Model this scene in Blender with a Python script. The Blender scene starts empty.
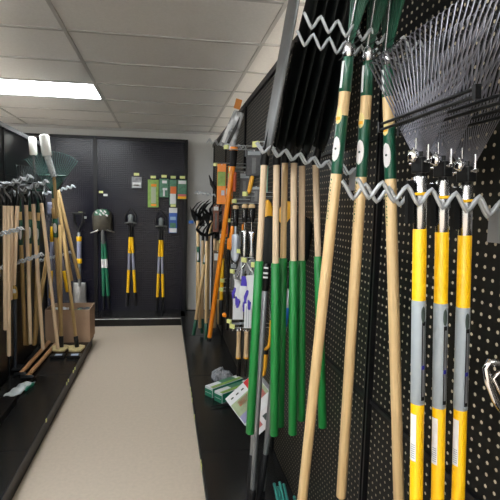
import bpy, math, random
from mathutils import Vector, Matrix
random.seed(7)
S = bpy.context.scene
COL = S.collection
PI = math.pi

# ------------------------------------------------------------ camera
EYE = Vector((0, 0, 1.6)); FL = 446.0; YAW, PIT, ROL = .1419, .0959, .0211; CX, CY = 228.1, 250.4
fw = Vector((math.sin(YAW)*math.cos(PIT), math.cos(YAW)*math.cos(PIT), -math.sin(PIT)))
rt = Vector((math.cos(YAW), -math.sin(YAW), 0)); dn = fw.cross(rt)
rr = math.cos(ROL)*rt - math.sin(ROL)*dn; dd = math.sin(ROL)*rt + math.cos(ROL)*dn
cam = bpy.data.cameras.new('camera'); cam.sensor_width = 36; cam.lens = FL/500*36
cam.shift_x = (250-CX)/500; cam.shift_y = (CY-250)/500; cam.clip_start = .02
co = bpy.data.objects.new('camera', cam); COL.objects.link(co); S.camera = co
m = Matrix((rr, -dd, -fw)).transposed().to_4x4(); m.translation = EYE; co.matrix_world = m
# ------------------------------------------------------------ world, light, exposure
S.view_settings.view_transform = 'Standard'; S.view_settings.look = 'None'
S.view_settings.gamma = 1; S.view_settings.use_curve_mapping = False
S.view_settings.exposure = 1.1
W = bpy.data.worlds.new('world'); S.world = W; W.use_nodes = True
W.node_tree.nodes['Background'].inputs[0].default_value = (.9, .95, 1, 1)
W.node_tree.nodes['Background'].inputs[1].default_value = .25
LAMP = 13.0
# x, y centres of the recessed 4 x 2 ft panels; first is seen, the others unseen, most added to brighten the room
PANELS = [(-1.23, 4.44, .61, .29), (-1.23, .84, .61, .29), (1.21, -.36, .61, .29), (-1.23, -2.76, .61, .29),
          (1.21, -3.36, .61, .29), (1.21, 1.44, .61, .29), (-1.23, -.96, .61, .29)] + [(sx, y, .61, .29) for sx in (-3.67, 2.44) for y in (-3.36, -.96, 1.44, 3.84)]

def at(px, py, x=None, y=None, z=None):
    d = ((px-CX)/FL)*rr + ((py-CY)/FL)*dd + fw
    if x is not None: t = x/d.x
    elif y is not None: t = y/d.y
    else: t = (z-EYE.z)/d.z
    return EYE + d*t

# ------------------------------------------------------------ materials
MC = {}
def mat(name, col=(.5, .5, .5), rough=.5, metal=0, emit=0, noise=0, nscale=20, stretch=(1, 1, 1), bump=0, col2=None, alpha=1, trans=0, coat=0, spec=.5):
    if name in MC: return MC[name]
    M = bpy.data.materials.new(name); M.use_nodes = True; nt = M.node_tree; b = nt.nodes['Principled BSDF']
    b.inputs['Roughness'].default_value = rough; b.inputs['Metallic'].default_value = metal
    b.inputs['Base Color'].default_value = (*col, 1); b.inputs['Specular IOR Level'].default_value = spec
    if alpha < 1: b.inputs['Alpha'].default_value = alpha
    if trans: b.inputs['Transmission Weight'].default_value = trans
    if coat: b.inputs['Coat Weight'].default_value = coat; b.inputs['Coat Roughness'].default_value = .15
    if emit:
        b.inputs['Emission Color'].default_value = (.93, .97, 1, 1); b.inputs['Emission Strength'].default_value = emit
    c2 = col2 or tuple(c*(1-noise) for c in col)
    tc = nt.nodes.new('ShaderNodeTexCoord'); mp = nt.nodes.new('ShaderNodeMapping'); nz = nt.nodes.new('ShaderNodeTexNoise')
    mp.inputs['Scale'].default_value = stretch; nz.inputs['Scale'].default_value = nscale; nz.inputs['Detail'].default_value = 4
    rp = nt.nodes.new('ShaderNodeValToRGB'); rp.color_ramp.elements[0].color = (*c2, 1); rp.color_ramp.elements[1].color = (*col, 1)
    rp.color_ramp.elements[0].position = .32; rp.color_ramp.elements[1].position = .66
    nt.links.new(tc.outputs['Object'], mp.inputs[0]); nt.links.new(mp.outputs[0], nz.inputs['Vector'])
    nt.links.new(nz.outputs['Fac'], rp.inputs[0])
    nt.links.new(rp.outputs[0], b.inputs['Base Color'])
    if bump:
        bp = nt.nodes.new('ShaderNodeBump'); bp.inputs['Strength'].default_value = bump; bp.inputs['Distance'].default_value = .002
        nt.links.new(nz.outputs['Fac'], bp.inputs['Height']); nt.links.new(bp.outputs[0], b.inputs['Normal'])
    MC[name] = M
    return M

def pegboard(name, ax, base, hole, rough=.35, rad=.14, spec=.4):
    M = mat(name, base, rough, noise=.05, nscale=9, spec=spec); nt = M.node_tree; b = nt.nodes['Principled BSDF']
    src = b.inputs['Base Color'].links[0].from_socket
    tc = nt.nodes.new('ShaderNodeTexCoord'); sx = nt.nodes.new('ShaderNodeSeparateXYZ'); nt.links.new(tc.outputs['Object'], sx.inputs[0])
    def mth(op, a, v=None):
        n = nt.nodes.new('ShaderNodeMath'); n.operation = op
        if isinstance(a, (int, float)): n.inputs[0].default_value = a
        else: nt.links.new(a, n.inputs[0])
        if v is not None:
            if isinstance(v, (int, float)): n.inputs[1].default_value = v
            else: nt.links.new(v, n.inputs[1])
        return n.outputs[0]
    d2 = []
    for i in (ax, 2):
        f = mth('FRACT', mth('DIVIDE', sx.outputs[i], .0254)); g = mth('SUBTRACT', f, .5); d2.append(mth('MULTIPLY', g, g))
    hit = mth('LESS_THAN', mth('ADD', d2[0], d2[1]), rad*rad)
    mx = nt.nodes.new('ShaderNodeMix'); mx.data_type = 'RGBA'
    nt.links.new(hit, mx.inputs[0]); nt.links.new(src, mx.inputs[6]); mx.inputs[7].default_value = (*hole, 1)
    nt.links.new(mx.outputs[2], b.inputs['Base Color'])
    return M

def tiles(name):
    M = mat(name, (.80, .79, .77), .9, noise=.06, nscale=60, bump=.15); nt = M.node_tree; b = nt.nodes['Principled BSDF']
    return M

M_wood = mat('pale_wood', (.74, .52, .26), .42, noise=.22, nscale=14, stretch=(9, 9, .5), coat=.3)
M_wood2 = mat('raw_wood', (.68, .48, .27), .6, noise=.2, nscale=16, stretch=(9, 9, .5))
M_wood3 = mat('honey_wood', (.58, .38, .15), .5, noise=.25, nscale=14, stretch=(9, 9, .5))
M_wood4 = mat('red_wood', (.52, .27, .12), .5, noise=.25, nscale=14, stretch=(9, 9, .5))
M_wood5 = mat('grey_pink_wood', (.70, .53, .35), .6, noise=.15, nscale=16, stretch=(9, 9, .5))
M_wood6 = mat('peach_wood', (.84, .62, .40), .6, noise=.12, nscale=16, stretch=(9, 9, .5))
M_green = mat('bright_green_grip', (.012, .22, .045), .45, noise=.1)
M_dgreen = mat('dark_green_paint', (.006, .085, .045), .3, noise=.15, coat=.5)
M_teal = mat('teal_plastic', (.03, .20, .17), .4)
M_yellow = mat('yellow_fibreglass', (.92, .52, .004), .38, noise=.03)
M_greyf = mat('grey_fibreglass', (.33, .37, .40), .4, noise=.08)
M_purpgrey = mat('purple_grey_sleeve', (.26, .27, .37), .5)
M_silver = mat('bright_steel', (.62, .63, .65), .22, 1, noise=.1)
M_spring = mat('spring_steel', (.20, .20, .23), .34, 1, noise=.15)
M_wire = mat('galvanised_wire', (.50, .53, .56), .42, .55, noise=.1)
M_pole = mat('grey_steel_tube', (.30, .31, .32), .35, .6, noise=.1)
M_chrome = mat('chrome_wire', (.75, .75, .77), .1, 1)
M_black = mat('black_steel', (.006, .0065, .007), .4, noise=.3, spec=.35)
M_blade = mat('black_blade', (.004, .006, .006), .55, noise=.3, nscale=10, spec=.25)
M_bladeg = mat('grey_blade', (.13, .135, .135), .4, .5, noise=.2)
M_rubber = mat('black_rubber', (.006, .006, .007), .6, spec=.3)
M_orange = mat('orange_plastic', (.95, .29, .008), .4)
M_redor = mat('red_orange_plastic', (.5, .08, .02), .45)
M_yor = mat('amber_plastic', (.82, .40, .02), .45)
M_purple = mat('purple_fabric', (.09, .06, .50), .8)
M_white = mat('white_plastic', (.75, .77, .78), .5, noise=.05)
M_paper = mat('white_label', (.72, .70, .70), .55, noise=.04)
M_tag = mat('yellow_tag', (.75, .78, .30), .5)
M_blue = mat('blue_plastic', (.02, .12, .45), .5)
M_navy = mat('navy_ink', (.02, .02, .25), .5)
M_ink = mat('dark_ink', (.05, .07, .06), .6)
M_gink = mat('green_ink', (.02, .12, .05), .6)
M_card = mat('brown_cardboard', (.46, .30, .19), .85, noise=.12, nscale=7)
M_lime = mat('lime_card', (.30, .50, .10), .5, noise=.3, nscale=30)
M_film = mat('clear_film', (.75, .78, .8), .12, noise=.3, nscale=40, alpha=.35)
M_gfilm = mat('green_film', (.08, .25, .15), .3, noise=.4, nscale=40)
M_kgreen = mat('box_green', (.01, .20, .11), .5)
M_red = mat('box_red', (.62, .03, .03), .5)
M_pink = mat('box_picture', (.70, .18, .17), .5, noise=.3, nscale=25)
M_olive = mat('box_sage', (.42, .50, .30), .5, noise=.3, nscale=20)
M_mauve = mat('box_lilac', (.35, .34, .58), .5, noise=.3, nscale=20)
M_bristle = mat('straw_bristle', (.64, .52, .26), .8, noise=.3, nscale=60)
M_blackp = mat('black_plastic_bag', (.02, .02, .02), .25)
M_greybag = mat('grey_plastic_film', (.35, .36, .38), .3, noise=.5, nscale=30)
M_frame = mat('black_upright', (.004, .004, .005), .4, spec=.3)
M_deck = mat('black_deck_steel', (.014, .014, .0135), .27, noise=.35, nscale=6, spec=.4)
M_kick = mat('black_kick_plate', (.007, .006, .005), .4, noise=.3, spec=.3)
M_edge = mat('bright_edge_trim', (.75, .75, .75), .3, .2)
M_pegR = pegboard('pegboard_right', 1, (.005, .005, .0045), (.42, .36, .26), .5, .15, spec=.22)
M_pegB = pegboard('pegboard_back', 0, (.007, .007, .016), (.001, .001, .001), .25, .17, spec=.33)
M_wall = mat('painted_wall', (.74, .74, .72), .8, noise=.04, nscale=3)
M_floor = mat('vinyl_floor', (.64, .54, .43), .38, noise=.07, nscale=45, stretch=(1, 1, 1), spec=.35)
M_ceil = tiles('ceiling_tile')
M_grid = mat('ceiling_grid', (.50, .49, .48), .6)
M_panel = mat('light_diffuser', (.9, .9, .9), .6, emit=LAMP)

# ------------------------------------------------------------ mesh collector
class MB:
    def __init__(s): s.v = []; s.f = []; s.sm = []
    def add(s, vs, fs, smooth=False):
        o = len(s.v); s.v += [Vector(v) for v in vs]
        for f in fs: s.f.append([i+o for i in f]); s.sm.append(smooth)
    def box(s, c, d, rot=None):
        c = Vector(c); vs = []
        for x in (-.5, .5):
            for y in (-.5, .5):
                for z in (-.5, .5):
                    v = Vector((x*d[0], y*d[1], z*d[2]))
                    vs.append(c + (rot @ v if rot else v))
        s.add(vs, [(0, 1, 3, 2), (4, 6, 7, 5), (0, 4, 5, 1), (2, 3, 7, 6), (0, 2, 6, 4), (1, 5, 7, 3)])
        return s
    def tube(s, path, r, n=12, cap=True, flat=None):
        P = [Vector(p) for p in path]; k = len(P)
        R = r if isinstance(r, (list, tuple)) else [r]*k
        ref = None; vs = []
        for i in range(k):
            t = (P[min(i+1, k-1)]-P[max(i-1, 0)]).normalized()
            if ref is None:
                ref = t.orthogonal().normalized() if flat is None else (Vector(flat) - t*t.dot(Vector(flat))).normalized()
            ref = (ref - t*ref.dot(t)).normalized(); b = t.cross(ref)
            for j in range(n):
                a = 2*PI*j/n
                rad = R[i]
                ra, rb = (rad if not isinstance(rad, (tuple, list)) else rad[0]), (rad if not isinstance(rad, (tuple, list)) else rad[1])
                vs.append(P[i] + ref*math.cos(a)*ra + b*math.sin(a)*rb)
        fs = [(i*n+j, i*n+(j+1) % n, (i+1)*n+(j+1) % n, (i+1)*n+j) for i in range(k-1) for j in range(n)]
        s.add(vs, fs, True)
        if cap: s.add([vs[j] for j in range(n)], [tuple(reversed(range(n)))]); s.add([vs[(k-1)*n+j] for j in range(n)], [tuple(range(n))])
        return s
    def grid(s, fn, nu, nv, th, smooth=True):
        """fn(u,v)->(point, normal); closed slab of thickness th"""
        top = []; bot = []
        for i in range(nu+1):
            for j in range(nv+1):
                p, n = fn(i/nu, j/nv); p = Vector(p); n = Vector(n).normalized(); top.append(p+n*th/2); bot.append(p-n*th/2)
        N = len(top); w = nv+1; fs = []
        for i in range(nu):
            for j in range(nv):
                a = i*w+j; fs.append((a, a+1, a+w+1, a+w)); fs.append((N+a, N+a+w, N+a+w+1, N+a+1))
        for i in range(nu):
            a = i*w; fs.append((a, a+w, N+a+w, N+a)); a = i*w+nv; fs.append((a, N+a, N+a+w, a+w))
        for j in range(nv):
            a = j; fs.append((a, N+a, N+a+1, a+1)); a = nu*w+j; fs.append((a, a+1, N+a+1, N+a))
        s.add(top+bot, fs, smooth); return s
    def prism(s, poly, y0, y1):      # polygon in x,z extruded in y
        n = len(poly)
        vs = [(p[0], y0, p[1]) for p in poly]+[(p[0], y1, p[1]) for p in poly]
        s.add(vs, [tuple(range(n)), tuple(reversed(range(n, 2*n)))]+[(i, i+n, (i+1) % n+n, (i+1) % n) for i in range(n)]); return s
    def patch(s, r, a0, a1, z0, z1, th=.0006, oval=False, n=12):
        def fn(u, v):
            if oval:
                zz = z0+(z1-z0)*v; h = math.sqrt(max(0, 1-(2*v-1)**2)); c = (a0+a1)/2; a = c+(a1-a0)/2*h*(2*u-1)
            else: a = a0+(a1-a0)*u; zz = z0+(z1-z0)*v
            return (r*math.cos(a), r*math.sin(a), zz), (math.cos(a), math.sin(a), 0)
        return s.grid(fn, n, n if oval else 1, th, False)
    def xf(s, M): s.v = [M @ v for v in s.v]; return s
    def build(s, name, M, parent=None, label=None, bevel=0, world=False):
        if world and parent is not None:
            inv = parent_world(parent).inverted(); s.v = [inv @ v for v in s.v]
        me = bpy.data.meshes.new(name); me.from_pydata([tuple(v) for v in s.v], [], s.f); me.materials.append(M)
        me.polygons.foreach_set('use_smooth', s.sm); me.validate(); me.update()
        o = bpy.data.objects.new(name, me); COL.objects.link(o)
        if parent is not None: o.parent = parent
        if label: o['label'] = label
        if bevel:
            b = o.modifiers.new('bevel', 'BEVEL'); b.width = bevel; b.segments = 2; b.limit_method = 'ANGLE'
        return o
def parent_world(o):
    M = o.matrix_basis.copy()
    while o.parent is not None: o = o.parent; M = o.matrix_basis @ M
    return M
def thing(name, label, cat, loc=(0, 0, 0), M=None, group=None):
    o = bpy.data.objects.new(name, None); COL.objects.link(o); o.empty_display_size = .05
    if M is not None: o.matrix_basis = M
    else: o.location = loc
    o['label'] = label; o['category'] = cat
    if group: o['group'] = group
    return o
def tag(o, label, cat, group=None):
    o['label'] = label; o['category'] = cat
    if group: o['group'] = group
    return o
def struct(o): o['kind'] = 'structure'; return o
def box_obj(name, lo, hi, M, parent=None, bevel=0, label=None):
    lo = Vector(lo); hi = Vector(hi); b = MB().box((lo+hi)/2, hi-lo)
    return b.build(name, M, parent, bevel=bevel, label=label)
def frame(B, T, side=(0, -1, 0)):
    z = (Vector(T)-Vector(B)).normalized(); x = Vector(side); x = (x - z*x.dot(z)).normalized(); y = z.cross(x)
    M = Matrix((x, y, z)).transposed().to_4x4(); M.translation = Vector(B); return M

# ------------------------------------------------------------ setting
CE = 2.65
struct(box_obj('floor', (-4.5, -5, -.05), (3.5, 6.55, 0), M_floor))
struct(box_obj('wall_back', (-4.5, 6.42, 0), (3.5, 6.55, CE+.1), M_wall))
struct(box_obj('wall_left', (-4.6, -5, 0), (-4.5, 6.55, CE+.1), M_wall))
struct(box_obj('wall_right', (3.5, -5, 0), (3.6, 6.55, CE+.1), M_wall))
struct(box_obj('wall_front', (-4.5, -5.1, 0), (3.5, -5, CE+.1), M_wall))
struct(box_obj('baseboard_back', (-4.5, 6.405, 0), (3.5, 6.42, .1), mat('black_vinyl_base', (.02, .02, .02), .5)))
# ceiling built round the light openings as one slab mesh of tiles
cb = MB(); xs = [-.61-1.22*i for i in range(3, -1, -1)]+[.61, 1.83, 3.05, 3.5]; xs = [-4.5]+xs
y0g = .04
ys = [-5]+[y0g-.6*8+.6*i for i in range(0, 19)]+[6.42]
def is_panel(x, y): return any(abs(x-p[0]) < .3 and abs(y-p[1]) < .2 for p in PANELS)
ys = sorted(set(round(v, 3) for v in [-5]+[4.14+.6*k for k in range(-15, 4)]+[6.42] if -5 <= v <= 6.42))
for i in range(len(xs)-1):
    for j in range(len(ys)-1):
        x0, x1, a, b_ = xs[i], xs[i+1], ys[j], ys[j+1]
        if x1-x0 < .01 or b_-a < .01: continue
        if is_panel((x0+x1)/2, (a+b_)/2): continue
        cb.box(((x0+x1)/2, (a+b_)/2, CE+.02), (x1-x0, b_-a, .03))
struct(cb.build('ceiling', M_ceil))
gb = MB()
for x in xs[1:-1]: gb.box((x, .7, CE+.004), (.024, 11.4, .010))
for y in ys[1:-1]: gb.box((-.5, y, CE+.003), (8, .024, .010))
struct(gb.build('trim_1', M_grid))
box_obj
struct(box_obj('trim_2', (-4.5, 6.39, CE-.03), (3.5, 6.42, CE), M_grid))
for i, (x, y, hx, hy) in enumerate(PANELS):
    lab = 'lit rectangular fluorescent panel recessed in the tiled ceiling above the left shelving' if i == 0 else 'unseen lit rectangular ceiling panel put in out of view to brighten the room'
    t = thing('ceiling_light', lab, 'ceiling light', (x, y, CE), group='recessed ceiling light panels')
    MB().box((0, 0, .012), (2*hx-.03, 2*hy-.03, .008)).build('diffuser', M_panel, t)
    f = MB()
    for sx in (-1, 1):
        f.box((sx*(hx-.008), 0, .008), (.018, 2*hy, .02)); f.box((0, sx*(hy-.008), .008), (2*hx, .018, .02))
    f.build('frame', M_grid, t); MB().box((0, 0, .05), (2*hx, 2*hy, .02)).build('housing', M_grid, t)

# ------------------------------------------------------------ gondola shelving
XR, XL, YB, DK = .67, -1.30, 6.28, .13
def gondola_right():
    t = thing('gondola_shelving', 'long black pegboard shelving run with a low base deck along the right of the aisle', 'shelving')
    TOP = 2.47
    ups = []
    yj = at(378, 240, x=XR).y
    ys = [yj + 1.22*k for k in range(-2, 5)]
    for k in range(len(ys)-1):
        a, b = ys[k], min(ys[k+1], 6.38)
        if a > 6.2: break
        for z0, z1 in ((DK, .98), (.985, 1.83), (1.835, TOP-.03)):
            MB().box((XR+.006, (a+b)/2, (z0+z1)/2), (.010, b-a-.03, z1-z0)).build('pegboard_panel', M_pegR, t)
        for zz in (.9825, 1.8325):
            MB().box((XR-.001, (a+b)/2, zz), (.012, b-a-.03, .012)).build('panel_rail', M_frame, t)
    for y in ys:
        if y > 6.3: continue
        u = MB()
        for s in (-1, 1): u.box((XR-.006, y+s*.011, TOP/2), (.018, .009, TOP))
        u.box((XR+.01, y, TOP/2), (.02, .03, TOP))
        z = .2
        while z < TOP-.1: u.box((XR-.002, y, z), (.012, .02, .006)); z += .0508
        u.build('upright', M_frame, t)
    MB().box((XR+.01, 2.9, TOP-.01), (.045, 7.0, .04)).build('top_rail', M_frame, t)
    MB().box((XR+.03, 2.9, TOP/2), (.02, 7.0, TOP-.05)).build('back_sheet', M_frame, t)
    x0 = .225
    ye = 5.9
    for k in range(-2, 5):
        a = yj+1.22*k; b = min(a+1.22, ye+.4)
        if a > ye: break
        d = MB(); d.box(((x0+XR)/2, (a+b)/2, DK-.012), (XR-x0-.002, b-a-.004, .024)); d.build('base_deck', M_deck, t, bevel=.003)
    k_ = MB().box((x0+.02, 2.6, .055), (.01, 7.3, .11)); k_.build('kick_plate', M_kick, t)
    MB().box((x0-.002, 2.6, DK-.018), (.008, 7.3, .034)).build('price_rail', M_frame, t)
    for (px, py) in ((189.5, 389), (190, 394), (191, 400), (193.5, 417), (199, 463), (199.5, 467)):
        p = at(px, py, z=DK-.01); MB().box((x0-.008, p.y, DK-.01), (.004, .022, .03)).build('price_clip', M_tag, t, 'pale yellow price clip')
gondola_right()

def gondola_left():
    t = thing('gondola_shelving', 'black pegboard shelving run with a low base deck along the left of the aisle', 'shelving')
    TOP = 2.22
    ys = [5.12-1.22*k for k in range(0, 5)]
    M_pegL = pegboard('pegboard_left', 1, (.006, .0055, .0055), (.001, .001, .001), .3, .15)
    for k in range(4):
        b, a = ys[k], ys[k+1]
        for z0, z1 in ((DK, .98), (.985, 1.83), (1.835, TOP-.02)):
            MB().box((XL-.006, (a+b)/2, (z0+z1)/2), (.010, b-a-.03, z1-z0)).build('pegboard_panel', M_pegL, t)
        MB().box((-1.05+.005, (a+b)/2, DK-.012), (.49, b-a-.004, .024)).build('base_deck', M_deck, t, bevel=.003)
    for y in ys:
        u = MB(); u.box((XL-.005, y, TOP/2), (.03, .03, TOP)); u.build('upright', M_frame, t)
    MB().box((XL-.01, 2.7, TOP), (.05, 4.9, .035)).build('top_rail', mat('grey_top_rail', (.10, .10, .10), .3), t)
    MB().box((XL-.03, 2.7, TOP/2), (.02, 4.88, TOP-.05)).build('back_sheet', M_frame, t)
    MB().box((-.815, 2.7, .055), (.01, 4.86, .11)).build('kick_plate', M_kick, t)
    MB().box((-.80, 2.7, DK-.018), (.008, 4.88, .034)).build('price_rail', M_frame, t)
    for (px, py) in ((74, 369), (72.5, 372), (66.5, 381), (65, 384), (45, 421)):
        p = at(px, py, z=DK-.01); MB().box((-.794, p.y, DK-.006), (.006, .02, .022)).build('price_clip', M_tag, t, 'pale yellow price clip')
gondola_left()

def gondola_back():
    t = thing('gondola_shelving', 'black pegboard end wall with a narrow base deck facing the aisle', 'shelving')
    TOP = 2.50
    xs = [.285, .285-1.22, .285-2.44]
    for i in (0, 1):
        for z0, z1 in ((DK, 1.0), (1.003, 1.78), (1.783, TOP-.02)):
            MB().box(((xs[i]+xs[i+1])/2, YB+.006, (z0+z1)/2), (1.22-.04, .010, z1-z0)).build('pegboard_panel', M_pegB, t)
        MB().box(((xs[i]+xs[i+1])/2, 6.1, DK-.012), (1.216, .36, .024)).build('base_deck', M_deck, t, bevel=.003)
    for x in xs:
        u = MB(); u.box((x, YB-.003, TOP/2), (.045, .03, TOP)); u.build('upright', M_frame, t)
    MB().box((-.935, YB+.005, TOP), (2.485, .05, .03)).build('top_rail', M_frame, t)
    MB().box((-.935, YB+.03, TOP/2), (2.44, .02, TOP-.05)).build('back_sheet', M_frame, t)
    MB().box((-.95, 5.945, .052), (2.38, .01, .104)).build('kick_plate', M_kick, t)
    MB().box((-.95, 5.925, DK-.018), (2.38, .008, .03)).build('edge_trim', M_edge, t, 'bright front edge of the deck')
gondola_back()

# ------------------------------------------------------------ hooks
def wave_hook(label, tips, xb, ys, tilt, n=7, r=.0042, amp=.017, dz=0, group='wavy wire tool hooks'):
    """tips: (x,z) of wire end; wires at each y of ys, from board xb to tip"""
    tx, tz = tips
    t = thing('tool_hook', label, 'hook', (xb, sum(ys)/len(ys), tz-tilt), group=group)
    for y in ys:
        P = []; k = n*2
        sub = 5
        corners = [(i/k, (amp if i % 2 else -amp)) for i in range(k+1)]
        for i in range(k):
            for q in range(sub):
                u = q/sub; w = .5-.5*math.cos(u*PI); w = .55*u+.45*w
                f = corners[i][0]+(corners[i+1][0]-corners[i][0])*u; a = corners[i][1]+(corners[i+1][1]-corners[i][1])*w
                P.append(Vector((xb+(tx-xb)*f, y, tz-tilt*(1-f)+a-(dz if y == ys[-1] else 0))))
        P.append(Vector((tx, y, tz+corners[k][1]-(dz if y == ys[-1] else 0))))
        MB().tube(P, r, 8).build('wire', M_wire, t, world=True)
    s = 1 if xb > 0 else -1
    w = abs(ys[-1]-ys[0])+.03
    MB().box((-s*.006, 0, -.03), (.006, w, .07)).build('mounting_plate', M_pole, t)
    return t

# near hook: wires at .756 / .823
p0 = at(354, 184, y=.756); p1 = at(340, 187, y=.823)
wave_hook('zigzag steel tool hook nearest the viewer, holding the yellow poled rakes at head level', (.335, 1.640), XR, (.756, .823), .035, 7, .0040, -.0155)
wave_hook('zigzag steel tool hook high on the right, holding the green lawn rakes', (.325, at(299, 19, y=1.083).z, ), XR, (1.083, 1.136), .05, 8, .0040, -.016, .022)
wave_hook('zigzag steel tool hook carrying the row of black headed shovels', (.309, at(253.6, 146, y=1.52).z), XR, (1.52, 1.545), .075, 7, .0038, -.0145, .0)
wave_hook('small zigzag hook far down the right shelving, beside the plastic wrapped saw', (.335, at(206, 140, y=3.7).z), XR, (3.7, 3.76), .05, 7, .0042, .016)
wave_hook('small zigzag hook at the far end of the right shelving, above the wooden handled cultivators', (.335, at(196, 192, y=5.1).z), XR, (5.05, 5.12), .05, 7, .0042, .016)
wave_hook('upper zigzag hook on the left shelving nearest the front', (-.955, at(33, 176, y=3.45).z), XL, (3.42, 3.48), .13, 7, .006, .016)
wave_hook('upper zigzag hook on the left shelving under the white rolls', (-.955, at(50, 181, y=3.9).z), XL, (3.87, 3.93), .13, 7, .006, .016)
wave_hook('upper zigzag hook at the far end of the left shelving, pointing at the end wall', (-.955, at(78, 186, y=5.0).z), XL, (4.97, 5.03), .10, 7, .006, .016)
wave_hook('lower zigzag hook on the left shelving, reaching past the middle of the pale handles', (-.955, at(42, 254, y=3.7).z), XL, (3.67, 3.73), .12, 7, .006, .016)
wave_hook('lower zigzag hook on the left shelving, the nearest and highest of the lower ones', (-.955, at(19, 228, y=3.2).z), XL, (3.17, 3.23), .10, 7, .006, .014)
wave_hook('lower zigzag hook far along the left shelving, behind the leaning handles', (-.955, at(71, 252, y=4.8).z), XL, (4.78, 4.84), .10, 7, .006, .014)

# ------------------------------------------------------------ long tools
def tool(name, label, cat, T, B, group, side=(0, -1, 0)):
    T = Vector(T); B = Vector(B); M = frame(B, T, side); t = thing(name, label, cat, M=M, group=group)
    L = (T-B).length
    inv = M.inverted(); c = inv @ EYE; ca = math.atan2(c.y, c.x)
    return t, L, ca
def seg(t, name, z0, z1, r, M, label=None, r1=None, n=16, round_end=True):
    r1 = r if r1 is None else r1
    if round_end: P = [(0, 0, z0), (0, 0, z0+.003), (0, 0, z1-.003), (0, 0, z1)]; R = [r*.8, r, r1, r1*.85]
    else: P = [(0, 0, z0), (0, 0, z1)]; R = [r, r1]
    return MB().tube(P, R, n).build(name, M, t, label)

# --- three silver spring rakes with yellow/grey poles
def spring_rake(T, pb, label, ypx, ang0):
    y = .79
    P500 = at(*pb, y=y); k = (T.z-.30)/(T.z-P500.z); B = T+(P500-T)*k
    t, L, ca = tool('spring_tine_rake', label, 'rake', T, B, 'yellow and grey poled spring rakes')
    zz = lambda py: L-((T-at(pb[0], py, y=y)).length)
    y1, y2, y3 = (zz(v) for v in ypx)
    r = .0126
    h = seg(t, 'handle', 0, y1, r, M_yellow, 'yellow fibreglass pole')
    seg(t, 'grip_sleeve', y3, y2, r*1.05, M_greyf, 'grey middle section of the pole')
    sf = MB().patch(r*1.07, ca+.5, ca+1.1, y3+.012, y3+.17, .0008).build('slot_frame', M_rubber, t)
    o = MB().patch(r*1.075, ca+.62, ca+.95, y3+.02, y3+.162, .001).build('slot', M_pole, sf)
    MB().patch(r*1.09, ca+.5, ca+1.0, y3+.075, y3+.083, .001).build('blue_mark', M_navy, sf, 'blue mark')
    MB().patch(r*1.09, ca+.35, ca+.95, y2-.045, y2-.012, .001, oval=True).build('sticker', M_ink, t)
    ls = MB().patch(r*1.02, ca-1.15, ca-.15, y3-.115, y3-.018, .0008).build('label_sticker', M_paper, t, 'white printed sticker')
    b = MB()
    for q in range(7): b.patch(r*1.05, ca-.95, ca-.3, y3-.109+q*.0045, y3-.107+q*.0045, .0006)
    b.build('sticker_print', M_greyf, ls)
    # steel socket, bracket, bolts
    seg(t, 'socket', y1-.004, L, .0125, M_silver, 'bright steel socket')
    MB().tube([(0, 0, y1+.062), (0, 0, y1+.067)], .0185, 16).build('collar', M_yellow, t, 'thin yellow collar')
    for z, a in ((y1+.02, ca-1.3), (y1+.085, ca-1.3)):
        bo = MB(); d = Vector((math.cos(a), math.sin(a), 0)); p = Vector((0, 0, z))
        bo.tube([p+d*.008, p+d*.022], .0035, 8); bo.tube([p+d*.018, p+d*.023, p+d*.026], [.0085, .0085, .004], 8)
        bo.build('bolt', M_chrome, t)
    MB().box((.0, -.022, y1+.05), (.012, .012, .08)).build('bracket', M_yellow if False else M_black, t)
    # black sliding hub, clamp with ball bolts
    H = L+.025
    MB().tube([(0, 0, L-.07), (0, 0, H+.02)], .0085, 12).build('inner_rod', M_black, t)
    MB().box((.0, .0, H-.005), (.035, .02, .03)).build('hub', M_black, t, bevel=.003)
    cl = MB()
    for sx in (-1, 1):
        cl.tube([(sx*.024, 0, H), (sx*.024, 0, H+.03)], .003, 8); cl.tube([(sx*.024, 0, H-.003), (sx*.024, 0, H+.004)], .006, 8)
    cl.tube([(-.03, -.004, H), (.03, -.004, H)], .003, 8)
    cl.tube([(0, -.012, H+.002), (0, -.014, H+.008), (0, -.014, H+.018), (0, -.012, H+.024)], [.004, .011, .011, .004], 12)
    cl.tube([(0, -.01, H+.02), (0, -.01, H+.045)], .002, 6)
    cl.build('clamp', M_chrome, t)
    # crossbar
    CB = H+.085
    cr = MB()
    for dz, e in ((0, .15), (.012, .155)): cr.tube([(-e, -.003, CB+dz), (e, -.003, CB+dz)], .0032, 8)
    for k_ in (-1, 1): cr.box((k_*.153, -.003, CB+.006), (.008, .010, .022))
    cr.build('crossbar', M_black, t)
    # tines: flat steel strips fanning out, hooked at the tip
    N = 26
    for i in range(N):
        u = (i-(N-1)/2)/((N-1)/2)
        a = math.atan(u*.84)
        base = Vector((u*.016, 0, H+.005)); dirv = Vector((math.sin(a), 0, math.cos(a)))
        l1 = .238/math.cos(a)
        e1 = base+dirv*l1
        path = [base, base+dirv*l1*.32, base+dirv*l1*.5+Vector((0, .002, 0)), e1, e1+dirv*.006+Vector((0, .004, 0)), e1+dirv*.006+Vector((0, .014, 0)), e1-dirv*.006+Vector((0, .028, 0))]
        MB().tube(path, [(.0006, .0006), (.0012, .0007), (.0026, .0008), (.0028, .0008), (.0024, .0008), (.0022, .0008), (.0015, .0006)], 6, flat=Vector((math.cos(a), 0, -math.sin(a)))).build('tine', M_spring, t)
    return t
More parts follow.
